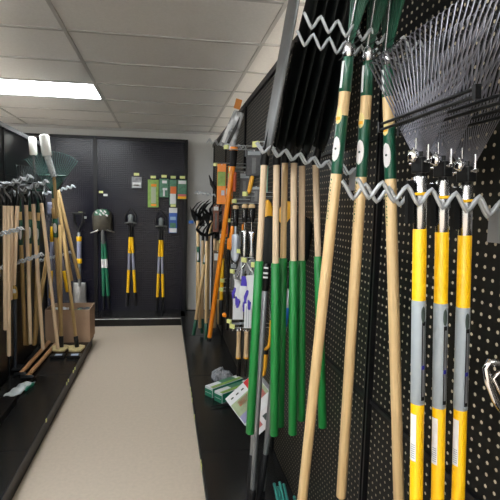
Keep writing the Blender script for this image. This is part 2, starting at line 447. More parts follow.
for (tx, ty, bx, lab, yp) in ((420.5, 176, 416.2, 'spring tined leaf rake on a yellow and grey pole, nearest the aisle of the three', (228, 299, 404)),
                         (442.8, 180, 437.5, 'spring tined leaf rake on a yellow and grey pole, middle of the three', (231, 302, 408)),
                         (466.2, 185, 458, 'spring tined leaf rake on a yellow and grey pole, closest to the right pegboard', (234, 306, 410))):
    spring_rake(at(tx, ty, y=.79), (bx, 500), lab, yp, 0)

# --- three green lawn rakes on long pale handles
def oval_label(t, r, ca, z0, z1):
    ol = MB().patch(r*1.05, ca-1.45, ca+.15, z0, z1, .001, oval=True).build('oval_label', M_paper, t, 'white oval label')
    MB().patch(r*1.09, ca-.8, ca-.4, z0+(z1-z0)*.46, z0+(z1-z0)*.56, .0008, oval=True).build('label_mark', M_ink, ol)
def lawn_rake(T, B, py, label, far=False, group='green lawn rakes with pale wooden handles', px=0, yd=1.12):
    t, L, ca = tool('lawn_rake', label, 'rake', T, B, group)
    Tp = T
    def zz(v):   # handle position from image row
        # row -> fraction along T..B measured by world height
        lo, hi = 0.0, 1.0
        for _ in range(30):
            mid = (lo+hi)/2; P = T+(B-T)*mid; d = P-EYE; row = CY+FL*d.dot(dd)/d.dot(fw)
            if row < v: lo = mid
            else: hi = mid
        return L*(1-lo)
    r = .0142
    a, b, c, d, e, f = (zz(v) for v in py)
    seg(t, 'handle', 0, a+.01, r, M_wood, 'pale varnished wooden handle')   # ferrule bottom, wood gap bottom/green wrap start, oval top, oval bottom, wrap end, text
    seg(t, 'socket', a, L+.01, r*1.08, M_dgreen, 'glossy green socket', r1=r*.9)
    MB().patch(r*1.12, ca-1.1, ca-.6, a+.01, L-.01, .0006).build('socket_highlight', M_white, t)  # white strip painted on as the highlight of the glossy green socket
    wl = seg(t, 'wrap_label', e, b, r*1.03, M_dgreen, 'dark green paper wrap', round_end=False)
    rl = MB().patch(r*1.05, ca-1.4, ca-.1, b-.022, b+.018, .0008, oval=True).build('round_label', mat('cream_yellow_label', (.72, .6, .25), .5), wl)
    MB().patch(r*1.08, ca-1.3, ca-.3, b-.012, b-.004, .0008).build('label_band', M_yor, rl, 'yellow band of the round label')
    oval_label(wl, r, ca, d, c)
    bb = MB(); zt = e-.012; random.seed(3)
    for q in range(12): bb.patch(r*1.01, ca-1.05, ca-.75, zt-q*.009-.006, zt-q*.009-(.004 if q % 3 else .001), .0006)
    for q in range(12): bb.patch(r*1.01, ca-1.05, ca-1.0, zt-q*.009-.006, zt-q*.009, .0006)
    bb.build('handle_print', M_gink, t, 'small green lettering printed up the handle')
    MB().tube([(0, 0, L+.0), (0, 0, L+.004), (0, 0, L+.028), (0, 0, L+.034)], [.012, .0155, .0155, .012], 16).build('ferrule', M_silver, t, 'bright steel ferrule')
    # springs
    sp = MB()
    for q in range(4): sp.tube([(-.07+.004*q, 0, L+.012+.014*q), (.07-.004*q, .0, L+.012+.014*q)], .0016, 6)
    sp.build('brace_wire', M_black, t)
    N = 22
    for i in range(N):
        u = (i-(N-1)/2)/((N-1)/2); a_ = .26+u*.3
        base = Vector((u*.018, 0, L+.03)); dv = Vector((math.sin(a_), .03*(i%3), math.cos(a_))).normalized()
        l1 = .58; e1 = base+dv*l1
        path = [base, base+dv*l1*.5, e1, e1+dv*.015+Vector((0, -.012, 0)), e1+dv*.01+Vector((0, -.045, 0))]
        MB().tube(path, [(.0030, .0011), (.0045, .0011), (.0045, .0011), (.0045, .0011), (.002, .0008)], 6, flat=Vector((math.cos(a_), 0, -math.sin(a_)))).build('tine', M_dgreen, t)
    bk = MB(); bk.tube([(0, -.006, L+.03), (.055, -.006, L+.25)], [(.004, .002), (.004, .002)], 8, flat=(1, 0, 0)); bk.build('highlight_strip', M_silver, t)  # silver strip imitating the highlight along the glossy green tines
    MB().tube([(-.02, .012, L+.22), (.12, .012, L+.20)], [(.009, .002)]*2, 8, flat=(0, 0, 1)).build('spreader_bar', M_dgreen, t)
    return t
lawn_rake(at(348.5, 58, y=1.10), at(301.5, 506, y=1.17), (93, 116, 137, 162, 174, 190), 'green lawn rake with long pale wooden handle, nearest the aisle of its hook')
lawn_rake(at(368.5, 62, y=1.10), at(341, 497, y=1.17), (97, 120, 140, 165, 177, 195), 'green lawn rake with long pale wooden handle, in the middle of its hook')
lawn_rake(at(387.5, 66, y=1.08), at(399, 505, y=1.06), (98, 127, 143, 168, 179, 197), 'green lawn rake with long pale wooden handle, closest to the pegboard of its hook')

# --- six shovels with green sleeves
def blade_mesh(P0, P1, wv, nrm, w, th=.003, dish=.018, kind='shovel'):
    P0 = Vector(P0); P1 = Vector(P1); wv = Vector(wv).normalized(); nrm = Vector(nrm).normalized()
    def hw(v):
        if kind == 'shovel':
            if v < .10: return w*(.72+.28*math.sin(v/.10*PI/2))
            if v > .62: return w*math.sqrt(max(.0, 1-((v-.62)/.38)**2))+.004
            return w
        if kind == 'round': return w*math.sqrt(max(.02, 1-(max(0, v-.7)/.3)**2))*(min(1, .75+v*2))
        if kind == 'square': return w*(.93+.07*min(1, v*8))
        return w
    def fn(u, v):
        s = 2*u-1; p = P0+(P1-P0)*v+wv*s*hw(v)+nrm*(dish*(1-s*s)*math.sin(min(1, v+.12)*PI*.8)); n = nrm+wv*(-1.2*dish/w*-s)
        return p, n
    return MB().grid(fn, 8, 14, th)
handles = [((264.5, 160), (250, 433), 258), ((276.5, 160), (274, 435), 260), ((285, 158), (280, 426), 255), ((294, 158), (292.5, 434), 257.5), ((302, 161), (301, 420), 257.5), ((315.5, 160), (322.5, 427), 253)]
names6 = ['nearest the aisle', 'second from the aisle', 'third from the aisle', 'fourth from the aisle', 'fifth from the aisle', 'closest to the pegboard']
for i, (tp, bp, gy) in enumerate(handles):
    Y = 1.68+.006*i
    if i == 2: Y += .05
    if i == 4: Y += .03
    T = at(*tp, y=Y); B = at(*bp, y=Y-.02)
    t, L, ca = tool('shovel', 'black bladed shovel with bright green grip sleeve, '+names6[i]+' of the six', 'shovel', T, B, 'black shovels with green grip sleeves')
    wd = M_wood5 if i in (0, 1, 3, 4, 5) else M_wood
    gz = L*(bp[1]-gy)/(bp[1]-tp[1])
    seg(t, 'handle', 0, L, .0128, wd, 'pale wooden handle')
    seg(t, 'grip_sleeve', -.002, gz, .0172, M_green, 'bright green grip sleeve')
    # socket and blade, in world space: blade rises and leans towards the board and the viewer
    P1 = at(tp[0]+(48 if i else 40)+i*1.5, -60, y=1.40+.01*i); P0 = T+(P1-T)*.07
    MB().tube([T-(T-B).normalized()*.02, T, T+(P0-T)*.6, P0+(P1-P0)*.12], [.017, .0175, .016, .006], 14).build('socket', M_black, t, world=True)
    ax = (P1-P0).normalized(); wv = Vector((.10, 1, 0)); wv = (wv-ax*wv.dot(ax)).normalized(); nr = ax.cross(wv)
    if nr.x > 0: nr = -nr
    blade_mesh(P0, P1, wv, nr, .155 if i == 0 else .122, .004, .008 if i == 0 else .02).build('blade', M_blade if i else M_bladeg, t, None if i else 'black blade face greyed to imitate reflected light', world=True)  # grey on the outermost black blade stands in for its reflected light
    if i: MB().tube([P0+nr*.012, P0+(P1-P0)*.55+nr*.024], [.012, .004], 8).build('blade_rib', M_blade, t, world=True)

# --- grey steel pole spades behind them
def pole_spade(label, T, M1, B, panel, bladeM, w, h, extra=None, cat='spade'):
    t, L, ca = tool('spade', label, cat, T, B, 'grey poled spades behind the green sleeves', side=(.95, -.3, 0))
    g = M1
    seg(t, 'shaft', L*g-.01, L, .0125, M_pole, 'grey steel shaft')
    seg(t, 'grip', 0, L*g, .016, M_rubber, 'black rubber grip')
    seg(t, 'socket', L-.06, L+.07, .017, M_black)
    MB().patch(.018, ca-.9, ca+.5, L+.0, L+.008).patch(.018, ca-.9, ca+.5, L+.02, L+.028).patch(.018, ca-.9, ca+.5, L+.045, L+.053).build('white_stripes', M_paper, t, 'short white stripes on the socket')
    if w > .06 and g > .1: MB().patch(.0135, ca-.9, ca+.9, L-.24, L-.15, .001).build('blue_label', M_blue, t, 'blue label'); MB().patch(.0135, ca-.9, ca+.9, L-.32, L-.25, .001).build('pale_label', M_paper, t, 'pale label')
    blade_mesh((0, 0, L+.06), (0, 0, L+.06+h), (1, 0, 0), (0, -1, 0), w, .004, .012, 'round').build('blade', bladeM, t)
    return t
pole_spade('grey poled spade with black round topped blade, nearest the aisle behind the shovels', at(266, 278, y=2.02), .05, at(252, 500, y=1.98), None, M_blade, .062, .23)
pole_spade('grey poled spade with black round topped blade hanging behind the middle shovels', at(292, 276, y=2.0), .23, at(258, 505, y=2.0), None, M_blade, .062, .23)
pole_spade('grey poled spade with amber blade cover behind the second shovel', at(283, 262, y=2.12), .06, at(261, 505, y=2.0), None, M_yor, .045, .24)
pole_spade('grey poled spade low behind the outermost shovel with amber blade cover', at(264, 262, y=2.2), .2, at(249, 505, y=2.0), None, M_yor, .03, .26)
for o in [o for o in COL.objects if o.name.startswith('shaft')]: pass

# ------------------------------------------------------------ hand goods on the right pegboard
def peg_hook(px, py, Y, xt, label):
    P = at(px, py, y=Y); 
    t = thing('peg_hook', label, 'hook', (XR, Y, P.z), group='straight peg hooks with price tags')
    b = MB(); 
    for dz in (0, .025): b.tube([(0, 0, dz), (P.x-XR, 0, dz*1.0)], .0028, 6)
    b.tube([(P.x-XR, 0, 0), (P.x-XR-.004, 0, .025)], .0028, 6)
    b.build('wire', M_wire, t)
    MB().box((P.x-XR-.006, -.004, .012), (.012, .035, .026), Matrix.Rotation(.6, 3, 'Z')).build('price_tag', M_tag, t, 'pale yellow price tag')
    return t
hk = [(227, 149, 2.9, 'top peg hook beside the plastic wrapped saw'), (257, 147, 2.05, 'top peg hook beside the zigzag shovel hook'), (216, 166, 3.6, 'peg hook beside the orange saw cards'),
      (232, 171, 3.1, 'peg hook under the top left one, behind the orange pole'), (235, 203, 2.9, 'peg hook above the short black grips'), (229, 222, 3.1, 'peg hook beside the red orange saws'),
      (246, 196, 2.6, 'peg hook with tag above the second black grip'), (240, 253, 2.7, 'peg hook above the shears packs'), (245, 262, 2.5, 'peg hook over the garden gloves'), (233, 273, 2.9, 'peg hook to the left of the garden gloves'),
      (255, 267, 2.3, 'peg hook at the outermost green sleeve'), (222, 243, 3.4, 'peg hook behind the orange pole at mid height'), (223, 282, 3.3, 'peg hook low beside the black rod'), (222, 291, 3.2, 'second peg hook low beside the black rod'),
      (230, 323, 2.9, 'lowest peg hook, above the wooden hand tools'), (233, 328, 2.7, 'peg hook carrying the two wooden hand tools')]
for px, py, Y, lab in hk: peg_hook(px, py, Y, None, lab)

def card(name, label, cat, px0, py0, px1, py1, Y, M, group=None, bands=(), tilt=0, th=.006, yaw=None, blister=None, lump=0):
    """flat retail pack hanging with top centre at the pixel; bands: list of (name, v0, v1, u0, u1, mat)"""
    c0 = at((px0+px1)/2, (py0+py1)/2, y=Y); w = (px1-px0)/FL*Y*1.0; h = (py1-py0)/FL*Y
    if yaw is None: yaw = -math.atan2(c0.x, Y)
    Mx = Matrix.Translation(c0) @ Matrix.Rotation(yaw, 4, 'Z') @ Matrix.Rotation(tilt, 4, 'Y')
    t = thing(name, label, cat, M=Mx, group=group)
    MB().box((0, 0, 0), (w, th, h)).build('backing_card', M, t, bevel=min(.004, w*.1))
    for (nm, v0, v1, u0, u1, MM) in bands:
        MB().box(((u0+u1)/2*w-w/2, -th*.62, h/2-(v0+v1)/2*h), ((u1-u0)*w, th*.5+.002, (v1-v0)*h)).build(nm, MM, t)
    if blister:
        b = MB()
        def fn(u, v): s = 2*u-1; q = 2*v-1; return (s*w*.42, -th*.5-blister*(1-s**4)*(1-q**4), q*h*.42), (0, -1, 0)
        b.grid(fn, 8, 8, .001); b.build('blister', M_film, t, 'clear plastic blister')
    MB().tube([(0, -.004, h/2-.006), (0, .004, h/2-.006)], .004, 8).build('hang_tab', M_white, t)
    return t

def blister_saw():
    Y = 3.05; T = at(239, 112, y=Y); B = at(226, 148, y=Y)
    M = frame(B, T, (1, -.2, 0)); t = thing('packaged_pruning_saw', 'tall pruning saw sealed in clear shiny plastic at the top of the right shelving', 'pruning saw', M=M); L = (T-B).length
    w = .055
    def fn(u, v): s = 2*u-1; return (s*w*(1-.35*v), -.012*(1-s**4)+.003*math.sin(v*19+s*3), v*L), (0, -1, 0)
    MB().grid(fn, 10, 20, .002).build('plastic_film', mat('crinkled_film', (.8, .83, .86), .12, noise=.9, nscale=28, stretch=(1, 1, .4)), t, 'crinkled clear plastic')
    MB().prism([(-.006, .03), (.014, .03), (.028, L*.55), (.02, L*.9), (.008, L*.6)], -.022, -.018).build('saw_blade', M_black, t)
    MB().box((-.03, -.016, L*.35), (.02, .003, L*.5)).build('header_card', M_white, t)
blister_saw()
p = at(238, 104, y=3.2); 
tag(MB().box(p, (.045, .003, .07), Matrix.Rotation(.25, 3, 'Y')).build('shelf_sign', mat('orange_card', (.8, .30, .06), .6), None, bevel=.002), 'small orange card sign fixed above the shelving rail under the ceiling', 'sign')

# orange pole pruner
T = at(233, 165, y=3.0); B = at(209, 341, y=3.3)
t, L, ca = tool('pole_pruner', 'long bright orange telescopic pole with a black saw grip at its top', 'pole pruner', T, B, None)
seg(t, 'pole', .02, L, .0175, M_orange, 'orange tube'); seg(t, 'end_cap', 0, .035, .019, M_rubber)
Pt = at(234, 147, y=3.0); d_ = (t.matrix_basis.inverted() @ Pt)
MB().tube([(0, 0, L-.01), Vector((0, 0, L)).lerp(d_, .85)], [.022, .026], 12).build('grip', M_rubber, t)
MB().tube([Vector((0, 0, L)).lerp(d_, .8), d_], [.028, .026], 12).build('top_cap', M_orange, t)
def oc(nm, lab, a, b, c, d, Y, gr):
    card(nm, lab, 'packaging', a, b, c, d, Y, M_orange, gr, [('printed_band', .2, .55, .06, .94, M_lime), ('printed_mark', .66, .78, .5, .85, M_white)], yaw=-.2)
oc('saw_card', 'orange and lime saw sleeve hanging left of the orange pole', 217, 164, 226, 204, 3.25, 'orange saw sleeves')
oc('saw_card', 'orange and lime saw sleeve hanging right of the orange pole', 227.5, 166, 233, 204, 3.15, 'orange saw sleeves')
# red-orange folding saws
def slim_tool(name, label, cat, pts, Ys, r, M, group, tipM=M_rubber, tip=.25):
    T = at(*pts[0], y=Ys); B = at(*pts[1], y=Ys); t, L, ca = tool(name, label, cat, T, B, group, side=(1, -.3, 0))
    MB().tube([(0, 0, L*tip), (0, 0, L*.6), (0, 0, L*.95), (0, 0, L)], [(r, r*.6), (r*1.15, r*.7), (r, r*.6), (r*.5, r*.4)], 12, flat=(1, 0, 0)).build('handle', M, t)
    MB().tube([(0, 0, 0), (0, 0, L*tip+.005)], [(r*.4, r*.2), (r*.9, r*.5)], 12, flat=(1, 0, 0)).build('blade', tipM, t)
    return t
slim_tool('folding_saw', 'slim red orange folding saw hanging right of the orange pole', 'saw', ((229.5, 206), (227, 237)), 3.1, .014, M_redor, 'red and orange folding saws', M_orange, .1)
slim_tool('folding_saw', 'slim red orange folding saw high above the short black grips', 'saw', ((235, 172), (234, 198)), 3.0, .011, M_redor, 'red and orange folding saws', M_black)
slim_tool('folding_saw', 'orange handled saw above the garden gloves', 'saw', ((232.5, 226), (230, 250)), 2.95, .012, M_orange, 'red and orange folding saws', M_orange, .1)
slim_tool('folding_saw', 'short orange handled saw between the red saw and the trowels', 'saw', ((229, 238), (228.5, 252)), 3.0, .011, M_orange, 'red and orange folding saws', M_black, .2)
slim_tool('folding_saw', 'amber handled saw hanging in front of the top pegs', 'saw', ((252.5, 176), (248.5, 194)), 2.6, .012, M_yor, 'red and orange folding saws', M_yor, .1)
slim_tool('folding_saw', 'orange handled saw left behind the black rod', 'saw', ((243, 224), (243, 240)), 3.0, .009, M_orange, 'red and orange folding saws', M_orange, .1)
# black rod with orange ball
T = at(229.5, 186, y=3.1); B = at(227, 330, y=3.1); t, L, ca = tool('weeding_rod', 'long black rod tool with a small orange ball at its lower left', 'garden tool', T, B, None)
seg(t, 'rod', 0, L, .012, M_black)
pb = t.matrix_basis.inverted() @ at(224.5, 315, y=3.1)
MB().tube([pb+Vector((0, 0, -.018)), pb+Vector((0, 0, -.014)), pb+Vector((0, 0, -.008)), pb, pb+Vector((0, 0, .008)), pb+Vector((0, 0, .014)), pb+Vector((0, 0, .018))], [.003, .011, .016, .018, .016, .011, .003], 14).build('ball', M_orange, t, 'orange ball')
MB().tube([pb, Vector((0, 0, pb.z+.01))], .004, 6).build('stem', M_black, t)
# yellow/black long tool
T = at(222.5, 258, y=3.6); B = at(220.5, 325, y=3.6); t, L, ca = tool('garden_hoe', 'short yellow handle with a dark lower end between the orange pole and black rod', 'garden tool', T, B, None)
seg(t, 'handle', L*.37, L, .015, M_yellow); seg(t, 'lower_grip', 0, L*.38, .017, M_black)
MB().prism([(-.05, L), (.05, L), (.03, L+.1), (-.03, L+.1)], -.003, .003).build('head', M_bladeg, t)
# trowels
def trowel(px, py0, py1, py2, Y, lab, bm=M_silver):
    T = at(px, py0, y=Y); B = at(px-.8, py2, y=Y); t, L, ca = tool('garden_trowel', lab, 'trowel', T, B, 'hand trowels on the pegs', side=(1, -.3, 0))
    g = L*(py2-py1)/(py2-py0)
    MB().tube([(0, 0, g), (0, 0, g+(L-g)*.3), (0, 0, L-.01), (0, 0, L)], [.013, .018, .019, .012], 14).build('grip', M_rubber, t, 'black rubber grip')
    MB().tube([(0, 0, L-.012), (0, 0, L+.004), (0, 0, L+.012)], [.0195, .0195, .012], 14).build('end_cap', M_wood, t, 'tan end cap')
    MB().patch(.020, ca-1.0, ca-.2, g+.03, L-.02, .001).build('grip_sticker', M_silver, t)
    MB().tube([(0, 0, g), (0, 0, g*.75)], [.008, .006], 8).build('neck', bm, t)
    blade_mesh((0, 0, g*.78), (0, 0, 0), (1, 0, 0), (0, -1, 0), .022, .002, .010).build('blade', bm, t)
trowel(235.8, 207, 226, 262, 2.75, 'hand trowel with black grip and silver blade, left one on the pegs', mat('blue_white_steel', (.6, .66, .75), .3, .3))
trowel(245, 206, 222, 258, 2.65, 'hand trowel with black grip and silver blade, second from left on the pegs')
trowel(252, 206, 222, 262, 2.55, 'hand trowel with black grip and silver blade, behind the nearest shovel handle')
# shears packs
for k, (a, b, c, d, Y) in enumerate(((237, 257, 246, 281, 2.7), (246, 259, 257, 283, 2.5), (238, 232, 249, 254, 2.95))):
    cc = card('shears_pack', ['carded pruning shears on grey card, left of the pair above the gloves', 'carded pruning shears on grey card, right of the pair above the gloves', 'carded shears hanging under the black trowel grips'][k], 'packaging', a, b, c, d, Y, mat('grey_card', (.25, .26, .27), .5, noise=.3), 'carded shears', [], tilt=(.25, -.2, .1)[k], yaw=-.2)
    h = (d-b)/FL*Y; w = (c-a)/FL*Y
    for s in (-1, 1):
        MB().tube([(s*w*.25, -.012, -h*.42), (s*w*.12, -.014, -h*.1), (-s*w*.12, -.014, h*.15), (-s*w*.3, -.012, h*.42)], [.006, .007, .005, .002], 8).build('shear_arm', M_white if s > 0 else M_silver, cc)
# extra small packs filling the pegs
sm = [(239, 172, 250, 203, 3.1, 'dark', 'dark carded tool behind the amber saw'), (250, 186, 262, 203, 2.6, 'dark', 'dark carded tool above the black spade blade'), (246, 150, 262, 176, 2.9, 'dark', 'dark carded pack hanging on the top peg'),
      (213, 250, 221, 300, 3.7, 'brown', 'brown carded tool behind the orange pole'), (230, 262, 237, 290, 3.0, 'dark', 'dark carded tool left of the gloves'), (213, 205, 219, 232, 3.9, 'rust', 'rust coloured carded tool below the orange sleeves'),
      (222, 186, 228.5, 228, 3.45, 'rust', 'rust coloured carded tool right behind the orange pole'), (260, 165, 268, 192, 2.3, 'green', 'pale green pack behind the nearest shovel handle'), (219, 232, 226, 262, 3.6, 'brown', 'brown carded tool at mid height by the orange pole')]
cm = {'dark': mat('charcoal_card', (.05, .05, .055), .4, noise=.4, nscale=50), 'brown': mat('dull_brown_card', (.16, .11, .07), .5, noise=.4, nscale=50), 'rust': mat('rust_card', (.28, .09, .05), .5, noise=.5, nscale=50), 'green': mat('pale_green_card', (.25, .5, .38), .5)}
for a, b, c, d, Y, kd, lab in sm:
    card('carded_tool', lab, 'packaging', a, b, c, d, Y, cm[kd], 'small carded tools', [('header_band', .06, .2, .1, .9, M_white if kd != 'dark' else M_greyf), ('carded_part', .3, .9, .38, .62, M_bladeg)], yaw=-.25)
# gloves
def glove(px, py, Y, lab, s=1, cuff=None):
    P = at(px, py, y=Y); t = thing('garden_glove', lab, 'glove', M=Matrix.Translation(P) @ Matrix.Rotation(-.2, 4, 'Z') @ Matrix.Rotation(.12*s, 4, 'Y'), group='white and purple garden gloves')
    w = .038; 
    MB().tube([(0, 0, 0), (0, 0, -.03), (0, 0, -.07), (0, 0, -.10)], [(w*.8, .012), (w*.95, .014), (w, .015), (w*.95, .012)], 14, flat=(1, 0, 0)).build('palm', M_white, t)
    MB().tube([(0, 0, .05), (0, 0, .01), (0, 0, -.012)], [(w*.9, .013), (w*.82, .012), (w*.85, .0125)], 14, flat=(1, 0, 0)).build('cuff', M_purple if cuff is None else cuff, t, 'purple knitted cuff')
    for k in range(4):
        x = (-1.5+k)*.019; l = (.055, .07, .072, .06)[k]
        MB().tube([(x*.95, 0, -.09), (x*1.05, -.004, -.09-l*.5), (x*1.15, -.008, -.09-l*.9), (x*1.17, -.009, -.09-l)], [.009, .009, .008, .004], 10).build('finger', M_white if k % 2 else M_purple, t)
    MB().tube([(s*w*.7, 0, -.035), (s*w*1.25, -.006, -.07), (s*w*1.35, -.01, -.10)], [.010, .0095, .005], 10).build('thumb', M_purple, t)
glove(239.5, 282, 2.75, 'white garden glove with purple cuff, left of the three hanging', -1, M_white)
glove(246, 285, 2.6, 'white garden glove with purple cuff, middle of the three hanging', 1)
glove(252.5, 284, 2.45, 'white garden glove with purple cuff, beside the green sleeve', -1, M_white)
card('glove_card', 'white glove backing card with a curved lower edge below the gloves', 'packaging', 232.5, 298, 243.5, 320, 2.75, M_white, None, [('printed_lines', .3, .34, .2, .8, M_greyf)])
card('glove_card', 'white striped glove tag hanging nearest the green sleeve', 'packaging', 244, 303, 254, 329, 2.55, M_white, None, [('printed_lines', .1, .95, .2, .25, M_greyf), ('printed_lines', .1, .95, .45, .5, M_greyf), ('printed_lines', .1, .95, .7, .75, M_greyf)])
# wooden hand tools
for k, (px, Y) in enumerate(((238.3, 2.8), (246, 2.7))):
    T = at(px+.6, 332, y=Y); B = at(px-.6, 376, y=Y)
    t, L, ca = tool('hand_cultivator', 'short hand tool with tan wooden grip and black end, '+('left' if k == 0 else 'right')+' one hanging below the gloves', 'hand tool', T, B, 'short wooden hand tools', side=(1, -.3, 0))
    g = L*.41
    MB().tube([(0, 0, g), (0, 0, g+.01), (0, 0, L*.7), (0, 0, L)], [.0135, .0165, .0135, .0145], 14).build('handle', M_wood2, t)
    MB().tube([(0, 0, 0), (0, 0, g+.004)], [.008, .009], 10).build('rod', M_black, t)
    MB().tube([(0, 0, g-.001), (0, 0, g+.008)], .0168, 14).build('band', M_yor, t)
    b = MB()
    for s in (-1, 0, 1): b.tube([(0, 0, L), (s*.03, -.005, L+.025), (s*.034, -.03, L+.035), (s*.034, -.05, L+.02)], [.004, .004, .004, .002], 6)
    b.build('tine_set', M_chrome, t)
# yellow pruner behind the green sleeves
P = at(267, 340, y=2.3); t = thing('bypass_pruner', 'yellow handled pruner hanging between the first two green sleeves', 'pruner', P)
q = lambda a, b: at(a, b, y=2.3)-P
MB().tube([q(271, 318), q(270.5, 335), q(269, 346), q(265, 350), q(262.5, 347), q(264, 338)], [.007, .009, .010, .009, .008, .006], 10).build('hooked_handle', M_yor, t)
MB().tube([q(266, 352), q(265, 366), q(264, 374), q(261, 376)], [.012, .011, .011, .008], 10).build('straight_handle', M_yor, t)
MB().tube([q(266, 350), q(266, 354)], .013, 10).build('pivot', M_black, t)
MB().tube([q(269, 300), q(271, 320)], [.003, .008], 8).build('blade', M_silver, t)

# ------------------------------------------------------------ far right: wooden handled cultivators
def tine_head(t, L, n=4, w=.13, up=.16, M=M_black):
    MB().tube([(0, 0, L-.09), (0, 0, L+.0), (0, 0, L+.02)], [.017, .016, .008], 12).build('ferrule', M_black, t)
    for k in range(n):
        u = (k-(n-1)/2)/((n-1)/2)
        MB().tube([(0, 0, L), (u*w*.6, 0, L+.03), (u*w, -.01, L+.07), (u*w, -.06, L+up*.8), (u*w, -.12, L+up)], [(.012, .008), (.015, .009), (.018, .007), (.013, .006), (.002, .002)], 8, flat=(1, 0, 0)).build('tine', M, t)
far = [((197.5, 216), (200, 328), M_wood, 0, 1, 5.0, 'with a dark green wrap, leaning nearest the end wall'), ((212, 216), (193.5, 335), M_wood, 1, 1, 4.7, 'with green tip, slanting across the others'),
       ((203, 236), (202, 333), M_wood2, 1, 0, 5.05, 'with green tip, standing upright behind the slanting one'), ((207, 236), (206, 339), M_wood, 1, 0, 4.55, 'with green tip, next to the orange pole'),
       ((215, 234), (214.5, 328), M_wood2, 0, 0, 4.9, 'with bare wooden end, behind the orange pole'), ((218, 236), (219, 324), M_wood3, 0, 0, 5.0, 'with bare wooden end, right of the orange pole')]
for k, (tp, bp, M, gt, wr, Y, lab) in enumerate(far):
    T = at(*tp, y=Y); B = at(*bp, y=Y-.05)
    t, L, ca = tool('garden_cultivator', 'pale handled black cultivator '+lab, 'cultivator', T, B, 'wooden handled cultivators at the far end of the right shelving', side=(1, .5, 0) if k % 2 else (.6, 1, 0))
    seg(t, 'handle', 0, L-.05, .0185, M)
    if gt: seg(t, 'dipped_end', -.002, .17, .0198, M_dgreen, 'dark green dipped end')
    if wr:
        seg(t, 'wrap_label', L-.52, L-.34, .0195, M_dgreen); MB().patch(.0202, ca-1, ca+.3, L-.5, L-.4, .001, oval=True).build('oval_label', M_paper, t)
    tine_head(t, L, 4 if k < 2 else 3)
P = at(191, 222, y=5.4)
tag(MB().box(P, (.06, .005, .035)).build('hang_tag', M_blue, None, bevel=.003), 'small blue tag beside the end wall at the far cultivators', 'tag')
# hoes with big black blades
for k, (tp, px1) in enumerate((((198, 214), 188), ((209, 214), 200))):
    Y = 5.15; T = at(*tp, y=Y); B = at(tp[0]-1, 318, y=Y)
    t, L, ca = tool('weeding_hoe', 'black bladed hoe with grey curved neck, '+('left' if k == 0 else 'right')+' one at the far end', 'hoe', T, B, 'black bladed hoes at the far end', side=(1, .1, 0))
    seg(t, 'handle', 0, L-.22, .015, M_wood3)
    MB().tube([(0, 0, L-.24), (.0, 0, L-.1), (-.03, -.01, L-.02), (-.06, -.02, L)], [.014, .011, .010, .009], 10).build('neck', M_pole, t)
    MB().prism([(-.02, L-.14), (.075, L-.14), (.07, L+.01), (.035, L-.03), (.03, L+.04), (-.01, L-.01), (-.03, L+.06), (-.05, L), (-.1, L+.09), (-.08, L-.02)], -.03, -.026).build('toothed_blade', M_black, t)
# black curved saw blade sticking up left of the cards
Y = 3.6; P = at(216, 190, y=Y); q = lambda a, b: at(a, b, y=Y)-P
t = thing('curved_saw', 'black curved saw blade jutting up left of the orange sleeves', 'saw', P)
MB().tube([q(209, 175), q(212, 184), q(216, 190)], [(.003, .002), (.016, .003), (.018, .004)], 8, flat=(1, 0, 0)).build('blade', M_black, t)
MB().tube([q(215, 189), q(218, 198)], .012, 8).build('tang', M_black, t)

# ------------------------------------------------------------ goods on the right deck
def deckbox(name, label, cat, c, size, rot, M, tiltM=None, group=None):
    Mx = Matrix.Translation(c) @ Matrix.Rotation(rot, 4, 'Z')
    if tiltM is not None: Mx = Mx @ tiltM
    t = thing(name, label, cat, M=Mx, group=group)
    MB().box((0, 0, size[2]/2), size).build('carton', M, t, bevel=.0015)
    return t
def slim_box(pfl, label, rot):
    c = at(*pfl, z=DK); l, w, h = .34, .085, .075
    Mx = Matrix.Translation(c) @ Matrix.Rotation(rot, 4, 'Z'); t = thing('sprinkler_box', label, 'box', M=Mx, group='green and white cartons on the deck')
    MB().box((0, l/2, h/2+.001), (w, l, h)).build('carton', M_white, t, bevel=.0015)
    MB().box((0, -.001, h*.40), (w*.99, .002, h*.76)).build('green_end', M_kgreen, t, 'green end panel')
    MB().box((0, -.0015, h*.42), (w*.8, .002, h*.04)).build('end_stripe', M_white, t)
    MB().box((0, l*.62, h+.001), (w*.96, l*.45, .002)).build('green_top', M_gfilm, t)
    MB().box((w*.28, l*.5, h+.002), (w*.35, l*.95, .002)).build('lime_strip', M_lime, t)
    MB().box((w/2, l/2, h*.5), (.002, l*.97, h*.9)).build('green_side', M_kgreen, t)
slim_box((208.5, 396.5), 'slim green and white carton on the right deck, the farther left one', -.95)
slim_box((218, 402), 'slim green and white carton on the right deck, the nearer right one', -.95)
# crumpled bag
c = at(222, 379, z=DK); t = thing('plastic_bag', 'crumpled grey plastic bag lying behind the green cartons', 'bag', c)
def fnb(u, v):
    a = u*2*PI; b = v*PI/2; n = 1+.13*math.sin(3*a+3*b)+.07*math.sin(9*b+2*a)+.05*math.sin(11*a)
    return (.085*n*math.cos(a)*math.cos(b), .13*n*math.sin(a)*math.cos(b), .075*math.sin(b)*n+.004), (math.cos(a)*math.cos(b), math.sin(a)*math.cos(b), math.sin(b)+.01)
MB().grid(fnb, 28, 10, .002, False).build('film', M_greybag, t)
c = at(225, 407, z=DK); t = thing('pruner', 'black folded tool lying in front of the green cartons', 'tool', c)
MB().tube([(-.11, -.01, .012), (-.03, .0, .014), (.05, .02, .014)], [(.004, .004), (.010, .008), (.014, .010)], 10).build('handle', M_black, t)
MB().tube([(.03, .02, .014), (.09, -.02, .014)], [(.012, .009), (.005, .004)], 10).build('jaw', M_black, t)
